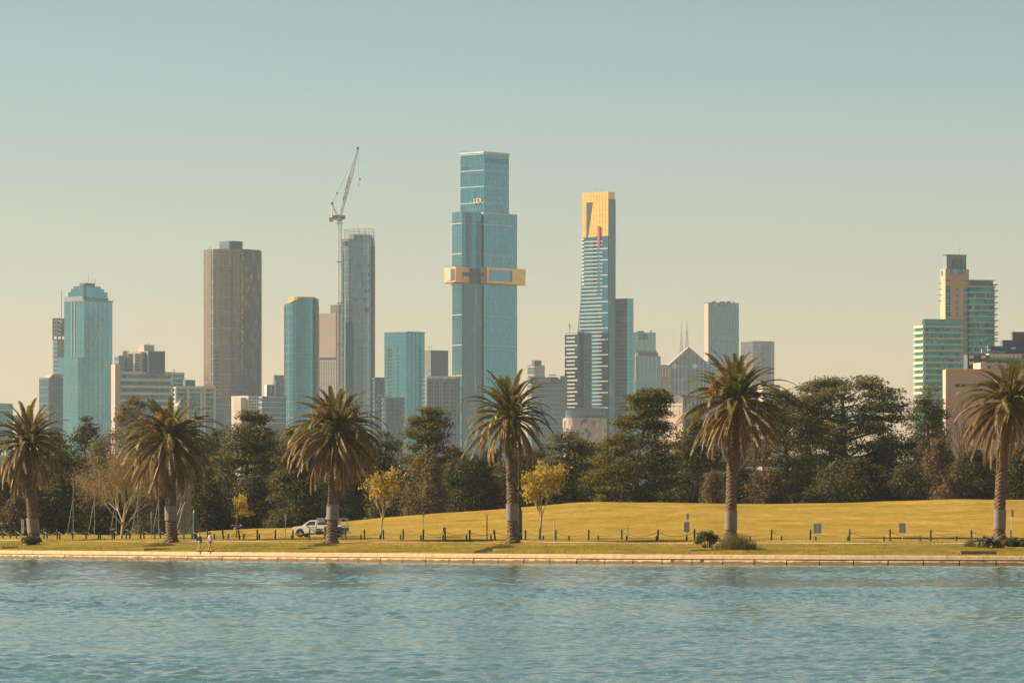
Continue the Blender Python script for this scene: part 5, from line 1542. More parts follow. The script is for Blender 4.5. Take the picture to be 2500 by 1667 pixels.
def tree(kind, label, px_, ytop, hw, D, prof, npad, per=150, pad=(1.5, 1.5, .5), size=.42, mat='cypress', name='cypress_tree', seed=0, cb=.12, trunk_r=.5, depth=.75, lean=0.0, group='trees behind the lawn', flat_=.62, bark='bark', limbs=36, ybase=None, inner=.25, aspect=2.0, gap=0.0, tier=1.25):
    r = np.random.default_rng(seed + 1000); rr = random.Random(seed)
    X = WX(px_, D); z = gz(X, D) - .1; H = WZ(ytop, D) - z
    root = tag(empty(name, (X, D, z)), label, 'tree', group)
    hwm = hw * D / F
    pt = np.array(prof)
    C = []; RD = []
    tries = 0
    # clumps that give the crown its uneven outline
    while len(C) < npad and tries < npad * 30:
        tries += 1
        t = cb + (1 - cb) * r.random()
        w_ = np.interp(t, pt[:, 0], pt[:, 1])
        if r.random() > w_ + .15: continue
        th = r.uniform(0, 2 * math.pi); q = math.sqrt(r.uniform(inner, 1.0)) * r.uniform(.82, 1.06)
        if gap and math.sin(th * 3 + seed) * math.sin(t * 17 + seed) > 1 - gap: continue
        k = r.uniform(.7, 1.3) * (.7 + .5 * w_)
        rx, ry, rz = pad[0] * k, pad[1] * k, pad[2] * k * r.uniform(.9, 1.7)
        wx = max(.2, w_ * hwm - rx * .45)
        x = lean * (t - .5) * 2 + wx * q * math.cos(th); y = wx * depth * q * math.sin(th)
        zz = t * H - rz
        if flat_ > .5 and r.random() < .15: zz = (math.floor(zz / tier) + .5 + .35 * math.sin(th * 2 + seed) + r.normal(0, .12)) * tier
        C.append((x, y, zz)); RD.append((rx, ry, rz))
    C = np.array(C); RD = np.array(RD)
    V, rn = leaves(C, RD, int(per * 1.2), size * .74, flat_, aspect, r, shell=.45, up=.6)
    link('crown', quads_mesh('crown', V, MT[mat], rn), root)
    m = MB(); top = .86 * H
    tp = [Vector((lean * (t - .5) * 2 * t + .25 * math.sin(3 * t + seed), .2 * math.sin(2 * t + seed), t * top)) for t in np.linspace(0, 1, 9)]
    tr = [trunk_r * (1.35 if i == 0 else 1) * (1 - .85 * i / 8) for i in range(9)]
    m.path(tp, tr, 8)
    idx = list(range(len(C))); rr.shuffle(idx)
    for i in idx[:limbs]:
        c = Vector(C[i]); t = max(.06, min(.95, (c.z - .35 * math.hypot(c.x, c.y)) / top))
        a = Vector((np.interp(t, np.linspace(0, 1, 9), [p_.x for p_ in tp]), np.interp(t, np.linspace(0, 1, 9), [p_.y for p_ in tp]), t * top))
        mid = a.lerp(c, .55) + Vector((0, 0, -.25)); r0 = trunk_r * .34 * (1 - .6 * t)
        m.beam(a, mid, r0, r0 * .6, 5, False); m.beam(mid, c, r0 * .6, .03, 5, False)
    m.build('trunk', MT[bark], root, smooth=True)
    return root

CY = [(0, .55), (.12, .75), (.3, .95), (.5, 1), (.7, .85), (.85, .6), (1, .2)]
FLAT = [(0, .25), (.2, .45), (.4, .6), (.6, .9), (.8, 1.0), (.92, .95), (1, .55)]
RND = [(0, .5), (.15, .8), (.35, 1), (.6, .98), (.8, .75), (.93, .45), (1, .15)]
SPR = [(0, .7), (.2, .95), (.4, 1.0), (.55, .85), (.7, .75), (.82, .6), (.92, .45), (1, .2)]
G1 = (2.3, 2.3, .42)
# dark back rows that close the wood
tree('c', 'dark cypress filling the wood behind the first palm', 118, 1040, 80, 690, CY, 110, 150, G1, .46, 'cypress', seed=1)
tree('c', 'dark round tree at the left edge under the first palm', 15, 1135, 75, 600, RND, 80, 150, (1.5, 1.5, .8), .42, 'round_dark', 'broadleaf_tree', seed=2, flat_=.3)
tree('c', 'brown olive scrub tree at the far left foot of the wood', 40, 1205, 60, 575, RND, 60, 130, (1.2, 1.2, .8), .36, 'brown_shrub', 'broadleaf_tree', seed=3, flat_=.3, cb=.02)
tree('c', 'layered cypress between the first palm and the bare tree', 150, 1090, 62, 600, SPR, 80, 150, (1.5, 1.5, .4), .42, 'cypress', seed=4)
tree('c', 'tall olive brown gum tree rising behind the second palm', 300, 960, 118, 650, [(0, .3), (.3, .7), (.5, 1), (.68, .95), (.78, .62), (.9, .5), (1, .3)], 150, 170, (1.5, 1.5, .9), .36, 'gum', 'gum_tree', seed=5, lean=2.2, flat_=.25, bark='bark_pale', gap=.1)
tree('c', 'dark cypress directly behind the second palm', 450, 1045, 75, 680, CY, 90, 150, G1, .46, 'cypress', seed=6)
tree('c', 'broad flat topped cypress left of the third palm', 598, 998, 92, 640, [(0, .8), (.3, .95), (.55, 1), (.75, .98), (.88, .75), (.95, .5), (1, .25)], 150, 170, (2.0, 2.0, .42), .44, 'cypress', seed=7, lean=.8)
tree('c', 'layered cypress with drooping skirts behind the utility truck', 722, 1035, 82, 590, [(0, .95), (.15, 1), (.35, .92), (.55, .8), (.75, .62), (.9, .4), (1, .15)], 140, 170, (1.7, 1.7, .42), .40, 'cypress', seed=8, cb=.03)
tree('c', 'dark cypress behind the third palm crown', 815, 1050, 80, 660, CY, 100, 150, G1, .45, 'cypress', seed=9)
tree('c', 'dark bushy tree behind the smaller yellow tree', 905, 1070, 75, 640, RND, 90, 150, (1.7, 1.7, .8), .44, 'round_dark', 'broadleaf_tree', seed=10, flat_=.3)
tree('c', 'flat topped cypress with bare limbs below the balcony apartments', 1042, 990, 82, 640, [(0, .3), (.3, .6), (.45, .95), (.55, 1), (.68, .7), (.8, .75), (.92, .72), (1, .4)], 105, 170, (1.9, 1.9, .40), .42, 'cypress_gold', seed=11, gap=.3)
tree('c', 'grey brown rounded gum tree in front of the wood centre', 1035, 1086, 62, 600, RND, 80, 170, (1.2, 1.2, .9), .34, 'gum', 'gum_tree', seed=12, flat_=.2, bark='bark_pale')
tree('c', 'wide dark rounded tree left of the fourth palm', 1148, 1088, 90, 620, RND, 120, 160, (1.6, 1.6, .9), .40, 'round_dark', 'broadleaf_tree', seed=13, flat_=.3)
tree('c', 'dark cypress hidden behind the fourth palm crown', 1255, 1075, 70, 680, CY, 80, 150, G1, .46, 'cypress', seed=14)
tree('c', 'flat layered cypress right of the fourth palm', 1390, 1047, 66, 670, FLAT, 70, 170, (2.0, 2.0, .40), .44, 'cypress', seed=15)
tree('c', 'low spreading cypress behind the larger yellow tree', 1362, 1118, 80, 620, SPR, 90, 160, (1.8, 1.8, .45), .42, 'cypress', seed=16, cb=.03)
tree('c', 'great golden green cypress with pale trunk near the middle right', 1560, 945, 118, 605, [(0, .45), (.12, .75), (.25, 1.0), (.45, .98), (.62, .85), (.78, .62), (.88, .50), (.95, .55), (1, .35)], 190, 190, (1.6, 1.6, .40), .38, 'cypress_gold', seed=17, lean=1.6, cb=.06, bark='bark_pale', trunk_r=.55)
tree('c', 'dark cypress shadowed between golden cypress and fifth palm', 1700, 1020, 90, 660, CY, 120, 150, G1, .46, 'cypress', seed=18)
tree('c', 'small grey green drooping tree left of the fifth palm trunk', 1738, 1142, 30, 598, RND, 34, 150, (.9, .9, .9), .30, 'gum', 'gum_tree', seed=19, flat_=.1)
tree('c', 'layered cypress left shoulder of the giant cypress', 1918, 950, 104, 640, [(0, .6), (.3, .8), (.55, 1), (.75, .95), (.9, .7), (1, .3)], 130, 160, (1.9, 1.9, .42), .44, 'cypress', seed=20)
tree('c', 'giant wide flat topped cypress at the right of the wood', 2062, 911, 186, 650, [(0, .8), (.2, .9), (.4, 1.0), (.55, 1), (.7, 1.0), (.82, .95), (.92, .84), (1, .55)], 300, 185, (2.4, 2.4, .45), .46, 'cypress', seed=21, trunk_r=.9, limbs=70, gap=.18)
tree('c', 'brown sunlit scrub tree under the giant cypress', 1880, 1135, 66, 600, RND, 70, 150, (1.2, 1.2, .8), .34, 'brown_shrub', 'broadleaf_tree', seed=22, flat_=.3, cb=.03)
tree('c', 'dark scrub filling beneath the giant cypress', 2080, 1110, 130, 605, [(0, .9), (.3, 1), (.6, .95), (.85, .6), (1, .3)], 150, 150, (1.8, 1.8, .8), .42, 'round_dark', 'broadleaf_tree', seed=23, flat_=.3, cb=.02)
tree('c', 'airy umbrella pine with visible limbs right of the giant cypress', 2262, 950, 58, 640, [(0, .1), (.45, .12), (.6, .5), (.75, .95), (.9, .9), (1, .5)], 42, 170, (1.5, 1.5, .6), .36, 'cypress', 'pine_tree', seed=24, cb=.5, limbs=42)
tree('c', 'brown grey scrub tree below the bare tree at right', 2290, 1062, 62, 625, RND, 74, 150, (1.3, 1.3, .8), .34, 'brown_shrub', 'broadleaf_tree', seed=25, flat_=.3)
tree('c', 'mid green bushy tree left of the rightmost palm trunk', 2375, 1088, 72, 600, RND, 100, 160, (1.3, 1.3, .75), .36, 'round_dark', 'broadleaf_tree', seed=26, flat_=.3)
tree('c', 'dark tree at the right edge behind the rightmost palm', 2490, 1075, 66, 615, RND, 90, 150, (1.5, 1.5, .8), .42, 'round_dark', 'broadleaf_tree', seed=27, flat_=.3)
tree('c', 'golden brown low scrub near the right end of the mound', 2320, 1160, 48, 598, RND, 44, 140, (1.0, 1.0, .7), .32, 'brown_shrub', 'broadleaf_tree', seed=28, flat_=.3, cb=.02)
tree('c', 'dark cypress filling behind the low scrub right of centre', 1480, 1075, 80, 690, CY, 90, 150, G1, .46, 'cypress', seed=29)
tree('c', 'dark low trees closing the wood behind the mesh screen', 500, 1130, 70, 600, RND, 90, 120, (1.7, 1.7, .85), .42, 'round_dark', 'broadleaf_tree', seed=30, flat_=.3, cb=.02)
tree('c', 'dark bushy tree behind the net posts at left', 250, 1110, 95, 610, RND, 110, 120, (1.7, 1.7, .85), .42, 'round_dark', 'broadleaf_tree', seed=31, flat_=.3, cb=.02)
tree('c', 'dark low bush screen beside the small half bare yellow tree', 620, 1150, 70, 600, RND, 80, 120, (1.7, 1.7, .85), .40, 'round_dark', 'broadleaf_tree', seed=32, flat_=.3, cb=.02)
tree('c', 'dark low bush screen right of the smaller yellow tree', 960, 1150, 70, 610, RND, 80, 120, (1.7, 1.7, .85), .40, 'round_dark', 'broadleaf_tree', seed=33, flat_=.3, cb=.02)
tree('c', 'dark undergrowth beneath the golden cypress', 1640, 1130, 90, 625, RND, 90, 120, (1.7, 1.7, .85), .40, 'round_dark', 'broadleaf_tree', seed=34, flat_=.3, cb=.02)
tree('c', 'dark undergrowth right of the larger yellow tree', 1450, 1140, 80, 640, RND, 80, 120, (1.7, 1.7, .85), .40, 'round_dark', 'broadleaf_tree', seed=35, flat_=.3, cb=.02)
tree('c', 'dark undergrowth below the umbrella pine', 2220, 1120, 70, 615, RND, 80, 120, (1.7, 1.7, .85), .40, 'round_dark', 'broadleaf_tree', seed=36, flat_=.3, cb=.02)

tree('c', 'dark bushy tree behind the second palm trunk', 385, 1110, 80, 640, RND, 90, 120, (1.7, 1.7, .85), .42, 'round_dark', 'broadleaf_tree', seed=39, cb=.02, flat_=.3)
tree('c', 'dark low tree behind the scrub under the giant cypress', 1965, 1110, 80, 690, RND, 80, 120, (1.7, 1.7, .85), .42, 'round_dark', 'broadleaf_tree', seed=40, cb=.02, flat_=.3)
tree('c', 'dark cypress closing the gap right of the fifth palm trunk', 1800, 985, 82, 670, [(0, .9), (.4, 1), (.7, .95), (.9, .7), (1, .35)], 120, 150, G1, .46, 'cypress', seed=37)
tree('c', 'dark bushy tree closing the wood left of the umbrella pine', 2232, 1045, 60, 680, RND, 80, 120, (1.7, 1.7, .85), .42, 'round_dark', 'broadleaf_tree', seed=38, flat_=.3)
tree('c', 'olive back row tree left edge between the first palm and the net posts', 60, 1060, 80, 705, RND, 70, 150, (2.0, 2.0, .9), .46, 'cypress', 'broadleaf_tree', seed=60, cb=.05, flat_=.35)
tree('c', 'olive back row tree a little left of the bare tree', 205, 1005, 74, 705, RND, 70, 150, (2.0, 2.0, .9), .46, 'round_dark', 'broadleaf_tree', seed=61, cb=.05, flat_=.35)
tree('c', 'olive back row tree just right of the mesh screen', 530, 1028, 62, 705, RND, 70, 150, (2.0, 2.0, .9), .46, 'round_dark', 'broadleaf_tree', seed=62, cb=.05, flat_=.35)
tree('c', 'olive back row tree behind the small half bare yellow tree', 672, 1055, 62, 705, RND, 70, 150, (2.0, 2.0, .9), .46, 'cypress', 'broadleaf_tree', seed=63, cb=.05, flat_=.35)
tree('c', 'olive back row tree left of the third palm crown', 768, 1030, 70, 705, RND, 70, 150, (2.0, 2.0, .9), .46, 'round_dark', 'broadleaf_tree', seed=64, cb=.05, flat_=.35)
tree('c', 'olive back row tree right of the third palm crown', 868, 1030, 66, 705, RND, 70, 150, (2.0, 2.0, .9), .46, 'round_dark', 'broadleaf_tree', seed=65, cb=.05, flat_=.35)
tree('c', 'olive back row tree above the smaller yellow tree', 945, 1035, 62, 705, RND, 70, 150, (2.0, 2.0, .9), .46, 'cypress', 'broadleaf_tree', seed=66, cb=.05, flat_=.35)
tree('c', 'olive back row tree between the grey brown gum and the fourth palm', 1105, 1078, 60, 705, RND, 70, 150, (2.0, 2.0, .9), .46, 'round_dark', 'broadleaf_tree', seed=67, cb=.05, flat_=.35)
tree('c', 'olive back row tree just left of the fourth palm trunk', 1200, 1085, 66, 705, RND, 70, 150, (2.0, 2.0, .9), .46, 'round_dark', 'broadleaf_tree', seed=68, cb=.05, flat_=.35)
tree('c', 'olive back row tree above the larger yellow tree', 1310, 1075, 64, 705, RND, 70, 150, (2.0, 2.0, .9), .46, 'cypress', 'broadleaf_tree', seed=69, cb=.05, flat_=.35)
tree('c', 'olive back row tree left of the golden green cypress', 1430, 1062, 56, 705, RND, 70, 150, (2.0, 2.0, .9), .46, 'round_dark', 'broadleaf_tree', seed=70, cb=.05, flat_=.35)
tree('c', 'olive back row tree at the right shoulder of the giant cypress', 2155, 1035, 70, 705, RND, 70, 150, (2.0, 2.0, .9), .46, 'round_dark', 'broadleaf_tree', seed=71, cb=.05, flat_=.35)
tree('c', 'olive back row tree just under the teal apartment tower', 2285, 1005, 44, 705, RND, 70, 150, (2.0, 2.0, .9), .46, 'cypress', 'broadleaf_tree', seed=72, cb=.05, flat_=.35)
tree('c', 'olive back row tree behind the rightmost palm', 2425, 1092, 60, 705, RND, 70, 150, (2.0, 2.0, .9), .46, 'round_dark', 'broadleaf_tree', seed=73, cb=.05, flat_=.35)
tree('c', 'olive back row tree between bare tree and second palm', 355, 1015, 64, 705, RND, 70, 150, (2.0, 2.0, .9), .46, 'round_dark', 'broadleaf_tree', seed=74, cb=.05, flat_=.35)
# bare and young trees
def branchy(label, name, px_, py0, ytop, hw, D, seed, levels, mat_b, leaf_mat=None, nleaf=0, lsize=.1, trunk_frac=.25, trunk_r=.16, spread=.62, lspread=.25, up=.25, leaf_side=None, kids=4, clumps=0):
    rr = random.Random(seed)
    X = WX(px_, D); z = gz(X, D); H = (WZ(ytop, D) - z)
    root = tag(empty(name, (X, D, z - .05)), label, 'tree')
    hwm = hw * D / F
    m = MB(); tips = []
    def grow_(p, d, L, r0, lv):
        q = p + d * L; r1 = r0 * .62
        mid = p.lerp(q, .5) + Vector((rr.uniform(-1, 1), rr.uniform(-1, 1), rr.uniform(-.3, .6))) * L * .06
        n = 7 if lv >= levels - 1 else 4 if lv > 1 else 3
        m.beam(p, mid, r0, (r0 + r1) / 2, n, False); m.beam(mid, q, (r0 + r1) / 2, r1, n, False)
        if lv <= 2: tips.append((mid.copy(), lv)); tips.append((q.copy(), lv))
        if lv == 0: return
        for k in range(kids if lv > 1 else 3):
            a = rr.uniform(0, 6.283); sp = spread * rr.uniform(.5, 1.25)
            e = d.orthogonal().normalized(); f_ = d.cross(e)
            nd = (d + (e * math.cos(a) + f_ * math.sin(a)) * sp + Vector((0, 0, up * rr.uniform(.3, 1)))).normalized()
            st = p.lerp(q, rr.uniform(.45, 1.0))
            grow_(st, nd, L * rr.uniform(.62, .82), r1 * rr.uniform(.6, .85), lv - 1)
    L0 = H * .27
    base = Vector((0, 0, 0)); f0 = Vector((.02 * H, 0, trunk_frac * H))
    m.beam(base, f0, trunk_r * 1.15, trunk_r, 9)
    for k in range(kids + 1):
        a = k * 6.283 / (kids + 1) + rr.uniform(-.4, .4); sp = rr.uniform(.35, .95)
        d = Vector((math.cos(a) * sp, math.sin(a) * sp, 1)).normalized()
        grow_(f0 - Vector((0, 0, rr.uniform(0, .1) * H)), d, L0 * rr.uniform(.85, 1.1), trunk_r * .6, levels)
    grow_(f0, Vector((.05, 0, 1)), L0, trunk_r * .7, levels)
    # fit to the measured height and width
    P = np.array(m.v); mz = P[:, 2].max(); mw = np.percentile(np.abs(P[:, 0]), 99.3)
    fz, fx = H / mz, hwm / mw
    def fit(v): 
        t = max(0, (v[2] - trunk_frac * H * .6) / mz); k = 1 + (fx - 1) * min(1, t * 3)
        return (v[0] * k, v[1] * k, v[2] * (fz if v[2] > 0 else 1))
    m.v = [fit(v) for v in m.v]
    m.build('trunk', MT[mat_b], root)
    if leaf_mat:
        r2 = np.random.default_rng(seed)
        T = np.array([fit(t[0]) for t in tips])
        if leaf_side is not None: T = T[T[:, 0] > leaf_side]
        if clumps: T = T[r2.choice(len(T), min(clumps, len(T)), replace=False)]
        idx = r2.integers(0, len(T), nleaf)
        C = T[idx] + r2.normal(size=(nleaf, 3)) * lspread
        V, rn = leaves(C, np.full((nleaf, 3), .05), 1, lsize, .2, 1.5, r2)
        link('crown', quads_mesh('crown', V, MT[leaf_mat], rn), root)
    return root
branchy('leafless tan tree with a dense fan of twigs left of the second palm', 'bare_tree', 296, 1313, 1080, 118, 512, 5, 5, 'twig', 'bud', 12000, .12, .18, .13, .62, .28, .28)
branchy('larger yellow leafed young tree right of the fourth palm', 'yellow_tree', 1318, 1316, 1128, 56, 452, 8, 3, 'twig', 'yellow_leaf', 3300, .21, .28, .10, .5, .26, .4, clumps=95)
branchy('smaller yellow leafed young tree right of the third palm', 'yellow_tree', 930, 1316, 1137, 54, 476, 9, 3, 'twig', 'yellow_leaf', 2000, .22, .30, .08, .5, .26, .5, clumps=60)
branchy('small half bare yellow tree between second and third palms', 'yellow_tree', 577, 1310, 1203, 32, 500, 12, 3, 'bark', 'yellow_leaf', 800, .20, .36, .06, .6, .18, .35, leaf_side=-.05, clumps=34)
branchy('gnarled leafless tree in front of the pink walled block', 'bare_tree', 2345, 1225, 922, 80, 640, 15, 5, 'bark', None, 0, .1, .34, .22, .7, .2, .12, kids=3)

# ------------------------------------------------------------------ bushes at the palm feet
def bush(label, px_, py_, w, h, seed, mat='shrub_leaf', flowers=0, blades=0, name='bush'):
    r = np.random.default_rng(seed); X, Y, z = hit(px_, py_)
    root = tag(empty(name, (X, Y, z)), label, 'bush')
    s = Y / F; W, Hh = w * s / 2, h * s
    n = 16
    if blades < 1:
        C = np.stack([r.uniform(-W, W, n) * .8, r.uniform(-.6, .6, n), r.uniform(.15, .75, n) * Hh], 1)
        C[:, 2] *= (1 - .4 * np.abs(C[:, 0]) / W)
        V, rn = leaves(C, np.tile([.42, .42, .32], (n, 1)), 90, .17, .2, 1.8, r)
        link('leaves', quads_mesh('leaves', V, MT[mat], rn), root)
        m = MB()
        for c in C: m.beam((c[0] * .3, c[1] * .3, -.05), c, .03, .012, 4, False)
        m.build('stems', MT['bark'], root)
    else:
        nb_ = blades; x = r.normal(0, W * .5, nb_); y = r.normal(0, .5, nb_); hh = Hh * r.uniform(.5, 1.05, nb_) * np.exp(-(x / W) ** 2)
        a = r.uniform(0, 6.28, nb_); dx = np.cos(a) * .02; dy = np.sin(a) * .02; lx = r.normal(0, .25, nb_) * hh; ly = r.normal(0, .2, nb_) * hh
        z0 = np.full(nb_, -.03)
        V = np.stack([np.stack([x - dx, y - dy, z0], 1), np.stack([x + dx, y + dy, z0], 1), np.stack([x + lx, y + ly, hh], 1)], 1)
        link('blades', quads_mesh('blades', V, MT['tall_grass'], r.random(nb_)), root)
    if flowers:
        m = MB()
        for k in range(flowers):
            c = (r.uniform(-W, W) * .85, -.45 + r.uniform(-.15, .1), r.uniform(.2, .85) * Hh); m.lathe([(.01, -.03), (.05, 0), (.01, .03)], 5, c)
        m.build('flowers', MT['flower'], root)
    return root
bush('low dark bush with pale flowers wrapped round the first palm base', 76, 1329, 46, 26, 1, flowers=5)
bush('leafy green bush with spiky shoots left of the fifth palm base', 1729, 1337, 74, 58, 2, flowers=14)
bush('tall dry grass clump right of the fifth palm base', 1798, 1341, 110, 46, 3, blades=1300, name='grass_clump')
bush('flowering green bush wrapped round the rightmost palm base', 2414, 1337, 78, 34, 4, flowers=22)
bush('low green bush at the right edge beside the rightmost palm', 2480, 1334, 50, 28, 5, flowers=4)
bush('small dry grass clump left of the flowering bush', 2368, 1334, 36, 24, 6, blades=300, name='grass_clump')
bush('thin dry grass around the third palm base', 795, 1333, 80, 14, 7, blades=600, name='grass_clump')
bush('dry grass patch before the fourth palm base', 1228, 1338, 90, 13, 8, blades=700, name='grass_clump')
bush('dry grass patch left of the second palm base', 395, 1333, 90, 12, 9, blades=600, name='grass_clump')

# lawn grass, standing blades
def lawn_blades(n, seed, y_rng, hgt, wid):
    r = np.random.default_rng(seed)
    out = []
    while len(out) < n:
        X = r.uniform(-62, 60); t = r.random()
        yw, yf = Yw(X) + .7, Yf(X)
        Y = yw + (yf - yw) * t if y_rng == 'front' else yf + (YC - yf) * t
        out.append((X, Y, gz(X, Y)))
    P_ = np.array(out)
    x, y, z = P_.T
    h_ = hgt * r.uniform(.4, 1.3, n); a = r.uniform(0, 6.28, n); dx, dy = np.cos(a) * wid, np.sin(a) * wid
    V = np.stack([np.stack([x - dx, y - dy, z - .02], 1), np.stack([x + dx, y + dy, z - .02], 1), np.stack([x + r.normal(0, .5, n) * h_, y + r.normal(0, .5, n) * h_, z + h_], 1)], 1)
    return V, r.random(n)
V1, r1 = lawn_blades(42000, 3, 'front', .07, .03); V2, r2_ = lawn_blades(14000, 4, 'back', .03, .05)
g = link('grass', quads_mesh('grass', np.concatenate([V1, V2]), MT['grass_blade'], np.concatenate([r1, r2_])))
tag(g, 'short golden grass blades covering the lawn', 'grass', kind='stuff')

# ------------------------------------------------------------------ people
def skinned(name, pts, edges, rad, mat, parent, sub=2, root_i=0):
    me = bpy.data.meshes.new(name)
    me.from_pydata(pts, edges, [])
    me.materials.append(mat)
    o = link(name, me, parent)
    md = o.modifiers.new('skin', 'SKIN'); md.use_smooth_shade = True
    for i, v in enumerate(me.skin_vertices[0].data):
        v.radius = rad[i] if isinstance(rad[i], tuple) else (rad[i], rad[i]); v.use_root = (i == root_i)
    s_ = o.modifiers.new('sub', 'SUBSURF'); s_.levels = sub; s_.render_levels = sub
    return o
def person(label, px_, py_, H, rz, top_mat, low_mat, hair_mat, pony, stride, arm_out, name='person', top_long=True):
    X, Y, z = hit(px_, py_)
    k = H / 1.75
    root = tag(empty(name, (X, Y, z), rz), label, 'person')
    S = lambda *p: tuple(c * k for c in p)
    # local frame: walks along -Y ... front is -Y; x is to its left or right
    hip, kne, ank = .90, .48, .08
    fl, bl = stride, -stride
    P_ = [S(0, 0, .95), S(0, .01, 1.15), S(0, .02, 1.38), S(0, .01, 1.50), S(0, -.01, 1.60), S(0, -.015, 1.70),
          S(.17, .02, 1.40), S(.24, .03 + arm_out * .3, 1.14), S(.29, -.05, .88), S(.30, -.08, .80),
          S(-.17, .02, 1.40), S(-.25, .02, 1.13), S(-.30, -.02, .90), S(-.31, -.05, .81),
          S(.09, 0, .90), S(.10, -fl * .45, .49), S(.10, -fl * .75, .08), S(.10, -fl * .75 - .16, .035),
          S(-.09, 0, .90), S(-.10, fl * .22, .50), S(-.10, fl * .95, .11), S(-.10, fl * .95 - .13, .035)]
    E_ = [(0, 1), (1, 2), (2, 3), (3, 4), (4, 5), (2, 6), (6, 7), (7, 8), (8, 9), (2, 10), (10, 11), (11, 12), (12, 13), (0, 14), (14, 15), (15, 16), (16, 17), (0, 18), (18, 19), (19, 20), (20, 21)]
    Rd = [(.13, .10), (.125, .095), (.15, .10), .055, (.085, .10), (.075, .09), .06, .045, .032, .035, .06, .045, .032, .035, .085, .058, .04, .045, .085, .058, .04, .045]
    Rd = [(a * k, b_ * k) if isinstance(a_b := q, tuple) and (a := q[0]) and (b_ := q[1]) else q * k for q in Rd]
    skinned('body', P_, E_, Rd, MT['skin'], root)
    # clothing follows the same joints
    ti = [0, 1, 2, 6, 7, 10, 11] + ([8, 12] if top_long else [])
    mp = {j: i for i, j in enumerate(ti)}
    te = [(0, 1), (1, 2), (2, 6), (6, 7), (2, 10), (10, 11)] + ([(7, 8), (11, 12)] if top_long else [])
    tr_ = [((q[0] if isinstance(q, tuple) else q) * 1.0 + .028, (q[1] if isinstance(q, tuple) else q) + .028) for q in (Rd[j] for j in ti)]
    skinned('jumper' if top_long else 'shirt', [P_[j] for j in ti], [(mp[a], mp[b_]) for a, b_ in te], tr_, MT[top_mat], root)
    sh = [S(0, 0, .98), S(.09, 0, .90), S(.098, -fl * .3, .68), S(-.09, 0, .90), S(-.098, fl * .14, .68)]
    skinned('shorts', sh, [(0, 1), (1, 2), (0, 3), (3, 4)], [(.145 * k, .115 * k), .105 * k, .09 * k, .105 * k, .09 * k], MT[low_mat], root)
    hp = [S(0, .015, 1.63), S(0, .025, 1.72), S(0, .06, 1.66)] + ([S(0, .15, 1.60), S(0, .17, 1.45)] if pony else [S(0, .07, 1.57)])
    he = [(0, 1), (1, 2), (2, 3)] + ([(3, 4)] if pony else [])
    skinned('hair', hp, he, [.095 * k, .075 * k, .09 * k] + ([.04 * k, .025 * k] if pony else [.06 * k]), MT[hair_mat], root)
    m = MB()
    for a_ in (16, 20):
        q = P_[a_]; m.box((q[0], q[1] - .06 * k, .045 * k), (.10 * k, .27 * k, .09 * k))
    m.build('shoes', MT['shoe'], root)
    # fingers
    fm = MB()
    for hnd, sd in ((9, 1), (13, -1)):
        q = Vector(P_[hnd])
        for fi, (ox_, ln) in enumerate(((-.03, .075), (-.01, .09), (.01, .085), (.03, .07))):
            a_ = q + Vector((0, ox_ * k, -.01)); b_ = a_ + Vector((-sd * .012, -.012, -ln * .6)) * k; c_ = b_ + Vector((-sd * .025, -.01, -ln * .4)) * k
            fm.beam(a_, b_, .010 * k, .009 * k, 5); fm.beam(b_, c_, .009 * k, .007 * k, 5)
        a_ = q + Vector((0, -.03, .03)) * k; fm.beam(a_, a_ + Vector((-sd * .01, -.045, -.04)) * k, .012 * k, .008 * k, 5)
    fm.build('fingers', MT['skin'], root)
    # face: nose, ears, eyes
    fc = MB(); fc.beam(S(0, -.115, 1.66), S(0, -.135, 1.63), .012 * k, .016 * k, 5); fc.box(S(.085, 0, 1.645), S(.015, .04, .06)); fc.box(S(-.085, 0, 1.645), S(.015, .04, .06)); fc.build('nose_and_ears', MT['skin'], root)
    ey = MB(); ey.box(S(.032, -.108, 1.668), S(.022, .01, .012)); ey.box(S(-.032, -.108, 1.668), S(.022, .01, .012)); ey.box(S(0, -.112, 1.60), S(.045, .01, .01)); ey.build('eyes_and_mouth', MT['shoe'], root)
    return root
person('walking person with blond hair in a dark loose jumper and pale shorts', 487, 1347.5, 1.76, R(135), 'navy', 'pale_shorts', 'hair_blond', False, .34, .1, top_long=True)
person('walking person with dark tied hair in a pink long sleeved top and grey shorts', 513, 1347, 1.84, R(112), 'mauve', 'denim', 'hair_dark', True, .24, .3, top_long=True)

# ------------------------------------------------------------------ parked utility truck
X, Y = at_line(781, FB(19)); z = gz(X, Y)
ute = tag(empty('utility_truck', (X, Y, z + .0), R(-20)), 'white single cab utility truck with tray and racks, parked behind the third palm', 'truck')
def prof_solid(prof, w, name, mat, parent, y0=0.0, inset=None):
    """side outline (x,z) pulled to width w, upper points drawn inwards"""
    m = MB(); n = len(prof)
    A = [(x, -w / 2 + (inset[i] if inset else 0), zz) for i, (x, zz) in enumerate(prof)]; B_ = [(x, w / 2 - (inset[i] if inset else 0), zz) for i, (x, zz) in enumerate(prof)]
    m.face(A); m.face(list(reversed(B_)))
    for i in range(n): j = (i + 1) % n; m.face([A[i], B_[i], B_[j], A[j]])
    o = m.build(name, mat, parent)
    bv = o.modifiers.new('bevel', 'BEVEL'); bv.width = .045; bv.segments = 3; bv.limit_method = 'ANGLE'
    return o
